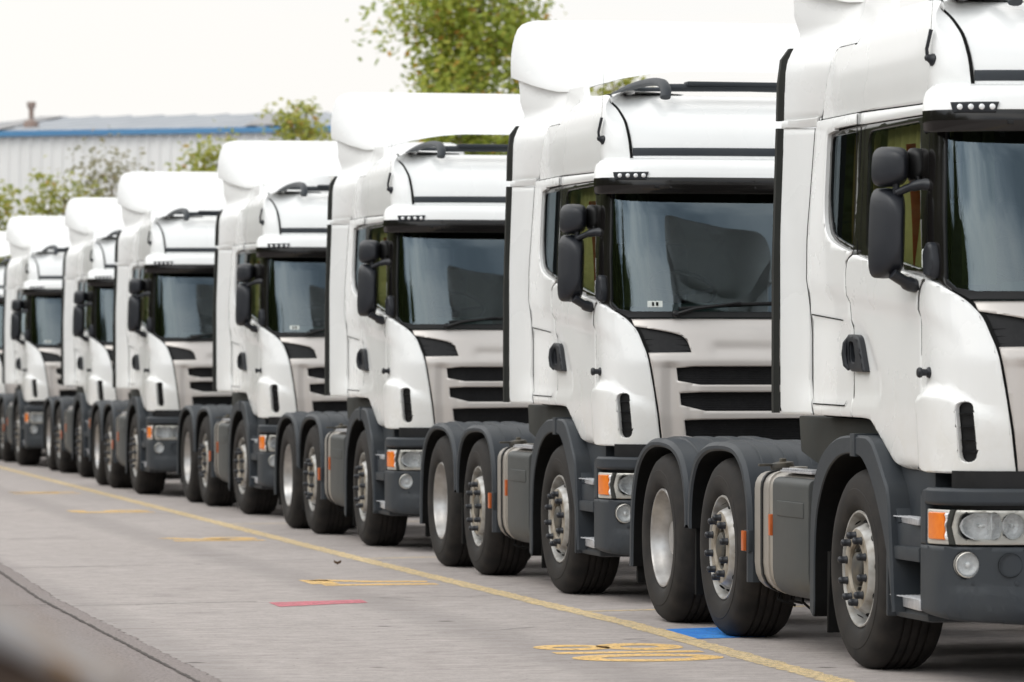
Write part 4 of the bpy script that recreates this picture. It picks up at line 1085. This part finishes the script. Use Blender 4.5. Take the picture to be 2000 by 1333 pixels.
while u < wl:
    for du, bk in ((0, 0), (.10, 0), (.13, .045), (.27, .045), (.30, 0)):
        rows[0].append(loc(wp(u + du, 0, bk))); rows[1].append(loc(wp(u + du, EV, bk)))
    u += .30
b.loft(rows, False, False); b.build('wall', 'ribbed_cladding', HW, 20)
b = MB(); L = wl
for (z0, z1, bk) in ((EV - .02, EV + .12, -.16),):
    V = [loc(wp(a, z, k_)) for a in (-.2, L + .2) for z in (z0, z1) for k_ in (bk, .02)]
    b._add(V, [(0, 1, 3, 2), (4, 6, 7, 5), (0, 4, 5, 1), (2, 3, 7, 6), (0, 2, 6, 4), (1, 5, 7, 3)])
b.build('gutter', 'gutter_blue', HW)
b = MB(); RD, RZ = 12., 1.12
rows = [[], [], []]; u = -.2
while u < L + .2:
    for du, h in ((0, 0), (.4, 0), (.44, .035), (.5, .035), (.54, 0)):
        rows[0].append(loc(wp(u + du, EV + .10 + h, -.1))); rows[1].append(loc(wp(u + du, EV + .10 + RZ + h, RD))); rows[2].append(loc(wp(u + du, EV - .3 + h, RD * 2)))
    u += 1.0
b.loft(rows, False, False)
b._add([loc(wp(a, z, k_)) for a in (0, L) for (z, k_) in ((0, .1), (0, 2 * RD), (EV - .3, 2 * RD), (EV + RZ, RD), (EV, .1))], [(0, 1, 2, 3, 4), (5, 6, 7, 8, 9), (1, 2, 7, 6)])
b.build('roof', 'roof_sheet', HW, 20)
def roof_pt(u, f): return loc(wp(u, EV + .10 + RZ * f + .05, -.1 + (RD + .1) * f))
for u0, u1, us in ((7.6, 8.6, -.9), (-.1, .6, -.3)):
    b = MB(); b._add([roof_pt(u0 + 2.1, .06), roof_pt(u1 + 2.3, .06), roof_pt(u1 + us, .98), roof_pt(u0 + us, .98)], [(0, 1, 2, 3)]); b.build('roof_light', 'roof_light', HW)
b = MB(); base = Vector(roof_pt(2.62, .30))
b.lathe([(.20, -.1), (.20, .10), (.12, .13), (.07, .16), (.07, .42), (.11, .48), (.13, .60), (.12, .63), (0, .63)], base, (0, 0, 1), 18); b.build('vent_pipe', 'vent_rust', HW)

# ------------------------------------------------------------------ trees and shrubs between the row and the warehouse
def leaf_mat(name, c1, c2, c3):
    t = NT(name); geo = t.n('ShaderNodeNewGeometry'); rp = t.n('ShaderNodeValToRGB'); t.l(geo.outputs['Random Per Island'], rp.inputs[0])
    e = rp.color_ramp.elements; e[0].position = 0; e[0].color = (*c1, 1); e[1].position = .93; e[1].color = (*c2, 1); q = e.new(.985); q.color = (*c3, 1)
    t.base(rp.outputs[0]); t.set(Roughness=.5, Specular_IOR_Level=.35)
    tr = t.n('ShaderNodeBsdfTranslucent'); t.l(rp.outputs[0], tr.inputs['Color']); mx = t.n('ShaderNodeMixShader'); mx.inputs[0].default_value = .5
    t.l(t.b.outputs[0], mx.inputs[1]); t.l(tr.outputs[0], mx.inputs[2]); t.l(mx.outputs[0], t.o.inputs[0]); M[name] = t.m
leaf_mat('leaf_tree', (.25, .34, .06), (.56, .58, .12), (.66, .34, .10))
leaf_mat('leaf_shrub', (.28, .34, .07), (.54, .52, .12), (.64, .38, .16))
leaf_mat('leaf_pale', (.30, .30, .20), (.40, .36, .22), (.42, .30, .18))
leaf_mat('leaf_wood', (.05, .07, .02), (.10, .11, .035), (.09, .10, .03))
mat_var('bark', (.12, .09, .065), (.18, .14, .10), 9, .9)
def tree(name, lab, base, top, r, nl, leaf, lmat, seed, low=.35, cone=.6, clump=.22, lean=0., group='trees and shrubs beyond the lorries', cat='tree'):
    q = random.Random(seed); Tn = empty(name, base); tag(Tn, lab, cat, group)
    b = MB(); H = top
    tips = []
    def limb(p, d, l, rad, lev):
        pts = [p]; cur = Vector(p); dv = Vector(d).normalized(); rs = [rad]; n = 14 if lev == 0 else 4
        for i in range(n):
            dv = (dv + Vector((q.gauss(0, .05 if lev == 0 else .16), q.gauss(0, .05 if lev == 0 else .16), q.gauss(.04, .08)))).normalized(); cur = cur + dv * l / n; pts.append(tuple(cur)); rs.append(rad * (1 - .8 * (i + 1) / n))
            f = (cur.z / H - low) / (1 - low)
            if lev == 0 and f > -.08:
                for _ in range(4):
                    a = q.uniform(0, 2 * math.pi); nd = Vector((math.cos(a), math.sin(a), q.uniform(.15, .8)))
                    limb(tuple(cur), nd, r * (1 - cone * max(f, 0) ** 1.3) * q.uniform(.55, 1.05), rs[-1] * .45, 1)
            elif lev == 1 and i >= 1:
                for _ in range(2):
                    nd = (dv * .8 + Vector((q.gauss(0, .6), q.gauss(0, .6), q.gauss(.15, .4)))).normalized(); limb(tuple(cur), nd, l * q.uniform(.28, .5), rs[-1] * .6, 2)
            if lev >= 1: tips.append((Vector(cur), lev))
        tips.append((cur.copy(), 3)); b.tube(pts, rs, 5 if lev else 9, False)
    limb((0, 0, 0), (lean, 0, 1), H * .93, .04 + .012 * H, 0)
    b.build('trunk', 'bark', Tn, 60)
    b = MB(); V = []; F = []
    sel = [t_ for t_, lv in tips if t_.z > low * H]
    for i in range(nl):
        c = q.choice(sel)
        p = c + Vector((q.gauss(0, clump), q.gauss(0, clump), q.gauss(0, clump * .9))) * (.45 * r)
        a = Vector((q.gauss(0, 1), q.gauss(0, 1), q.gauss(-.35, .6))).normalized(); n_ = a.cross(Vector((q.gauss(0, .6), q.gauss(0, .6), 1))).normalized(); w = n_.cross(a).normalized()
        s_ = leaf * q.uniform(.65, 1.3); k = len(V)
        V += [p, p + a * s_ * .35 + n_ * s_ * .30, p + a * s_ * .75 + n_ * s_ * .22 + w * s_ * .08, p + a * s_ + w * s_ * .04, p + a * s_ * .75 - n_ * s_ * .22 + w * s_ * .08, p + a * s_ * .35 - n_ * s_ * .30]
        F.append((k, k + 1, k + 2, k + 3, k + 4, k + 5))
    b._add(V, F); b.build('crown', lmat, Tn, 180)
    return Tn
def spot(px, d): return cw((px - 1000) / 8300 * d, d)
def hgt(py, d): return EYE + (721 - py) / 8300 * d
D = 86
tree('broadleaf_tree', 'tall dense green tree with orange leaves above the third lorry from the right', spot(872, D), hgt(-95, D), 2.45, 17000, .16, 'leaf_tree', 3, .22, .45, .26)
tree('broadleaf_tree', 'loose yellow green tree top beside the left edge of the second lorry roof', spot(1045, D + 1), hgt(-20, D + 1), 1.15, 2000, .14, 'leaf_tree', 11, .25, .70, .26)
tree('shrub', 'slim pale green shoots standing up left of the tall tree', spot(652, 84), hgt(165, 84), .7, 620, .13, 'leaf_shrub', 5, .40, .75, .3, cat='shrub')
tree('shrub', 'yellow green shrub before the blue gutter above the fourth lorry from the right', spot(556, 82), hgt(216, 82), 1.35, 3200, .13, 'leaf_shrub', 6, .34, .68, .3, cat='shrub')
tree('shrub', 'rounded green shrub above the left end of the fourth lorry roof', spot(388, 82), hgt(282, 82), 1.4, 3200, .13, 'leaf_shrub', 8, .30, .62, .3, cat='shrub')
tree('shrub', 'thin greyish shrub before the ribbed wall above the fifth lorry from the right', spot(205, 84), hgt(326, 84), 1.4, 2600, .12, 'leaf_pale', 9, .32, .5, .36, cat='shrub')
tree('shrub', 'brown tinged shrub above the third lorry from the left edge', spot(112, 83), hgt(356, 83), 1.2, 2600, .12, 'leaf_shrub', 10, .32, .6, .34, cat='shrub')
tree('shrub', 'low dense green shrub at the far left edge', spot(18, 83), hgt(378, 83), 1.5, 4200, .13, 'leaf_shrub', 12, .25, .5, .32, cat='shrub')
tree('shrub', 'low green shrub showing under the raised roof deflector of the third lorry', spot(985, 84), hgt(200, 84), 2.4, 6500, .14, 'leaf_tree', 14, .22, .3, .28, cat='shrub')
tree('shrub', 'low green shrub showing under the roof deflector of the second lorry', spot(1165, 84), hgt(140, 84), 1.4, 2600, .14, 'leaf_shrub', 15, .25, .45, .28, cat='shrub')

# unseen wood added left of the frame, for dark reflections in side glass and paint
b = MB(); q = random.Random(21); V = []; F = []
PATH = [(4, 124), (-2, 118), (-34, 30), (-30, -40)]
def along(u):
    seg = [(Vector(PATH[i + 1]) - Vector(PATH[i])).length for i in range(3)]; d_ = u * sum(seg)
    for i in range(3):
        if d_ <= seg[i] or i == 2: return Vector(PATH[i]).lerp(Vector(PATH[i + 1]), d_ / seg[i])
        d_ -= seg[i]
def wood_h(u): return 11.5 + 2.0 * math.sin(u * 41) + 1.3 * math.sin(u * 97 + 1)
core = []
for i in range(61):
    p = along(i / 60); core.append([(p.x + q.gauss(0, .4), p.y, z_ * wood_h(i / 60) * .93) for z_ in (0, .3, .6, .85, 1)])
b.loft(core, False, False)
for i in range(42000):
    u = q.random(); p = along(u); x = p.x + q.gauss(.6, 1.4); y = p.y + q.gauss(0, 1.4); h = wood_h(u)
    z = h * q.random() ** .85; c = Vector((x, y, z)); a_ = Vector((q.gauss(0, 1), q.gauss(0, 1), q.gauss(0, 1))).normalized(); n_ = a_.orthogonal().normalized(); s_ = q.uniform(.25, .5); k = len(V)
    V += [c, c + a_ * s_ * .5 + n_ * s_ * .35, c + a_ * s_, c + a_ * s_ * .5 - n_ * s_ * .35]; F.append((k, k + 1, k + 2, k + 3))
b._add(V, F); tag(b.build('unseen_wood', 'leaf_wood', None, 180), kind='stuff')

# ------------------------------------------------------------------ weathered post close to the lens
t = NT('old_timber'); co = t.coord((3, 3, 14)); sp = t.n('ShaderNodeNewGeometry')
pn = t.noise(14, 4, t.coord()); c = t.mix(t.ramp(pn, .42, .58, 0, 1), (.035, .022, .016), (.075, .05, .035)); t.base(c); t.set(Roughness=.9); M['old_timber'] = t.m
t = NT('old_cap'); c = t.mix(t.ramp(t.noise(22, 4, t.coord()), .40, .60, 0, 1), (.27, .27, .28), (.20, .12, .06)); t.base(c); t.set(Roughness=.6); M['old_cap'] = t.m
base = Vector(cw(-.42, 3.5, 0))
pr = empty('timber_post', tuple(base)); pr.rotation_euler = (0, 0, -TH)
tag(pr, 'dark post with a slanting pale top, badly out of focus in the bottom left corner', 'post')
tz = lambda x: 1.297 - .53 * x
b = MB(); b.prism([(-.16, 0), (.09, 0), (.09, tz(.09) - .017), (-.16, tz(-.16) - .017)], -.08, .08, 'y', .008); b.build('post_shaft', 'old_timber', pr)
b = MB(); b.prism([(-.17, tz(-.17) - .017), (.10, tz(.10) - .017), (.10, tz(.10)), (-.17, tz(-.17))], -.09, .09, 'y', .006); b.build('post_cap', 'old_cap', pr)
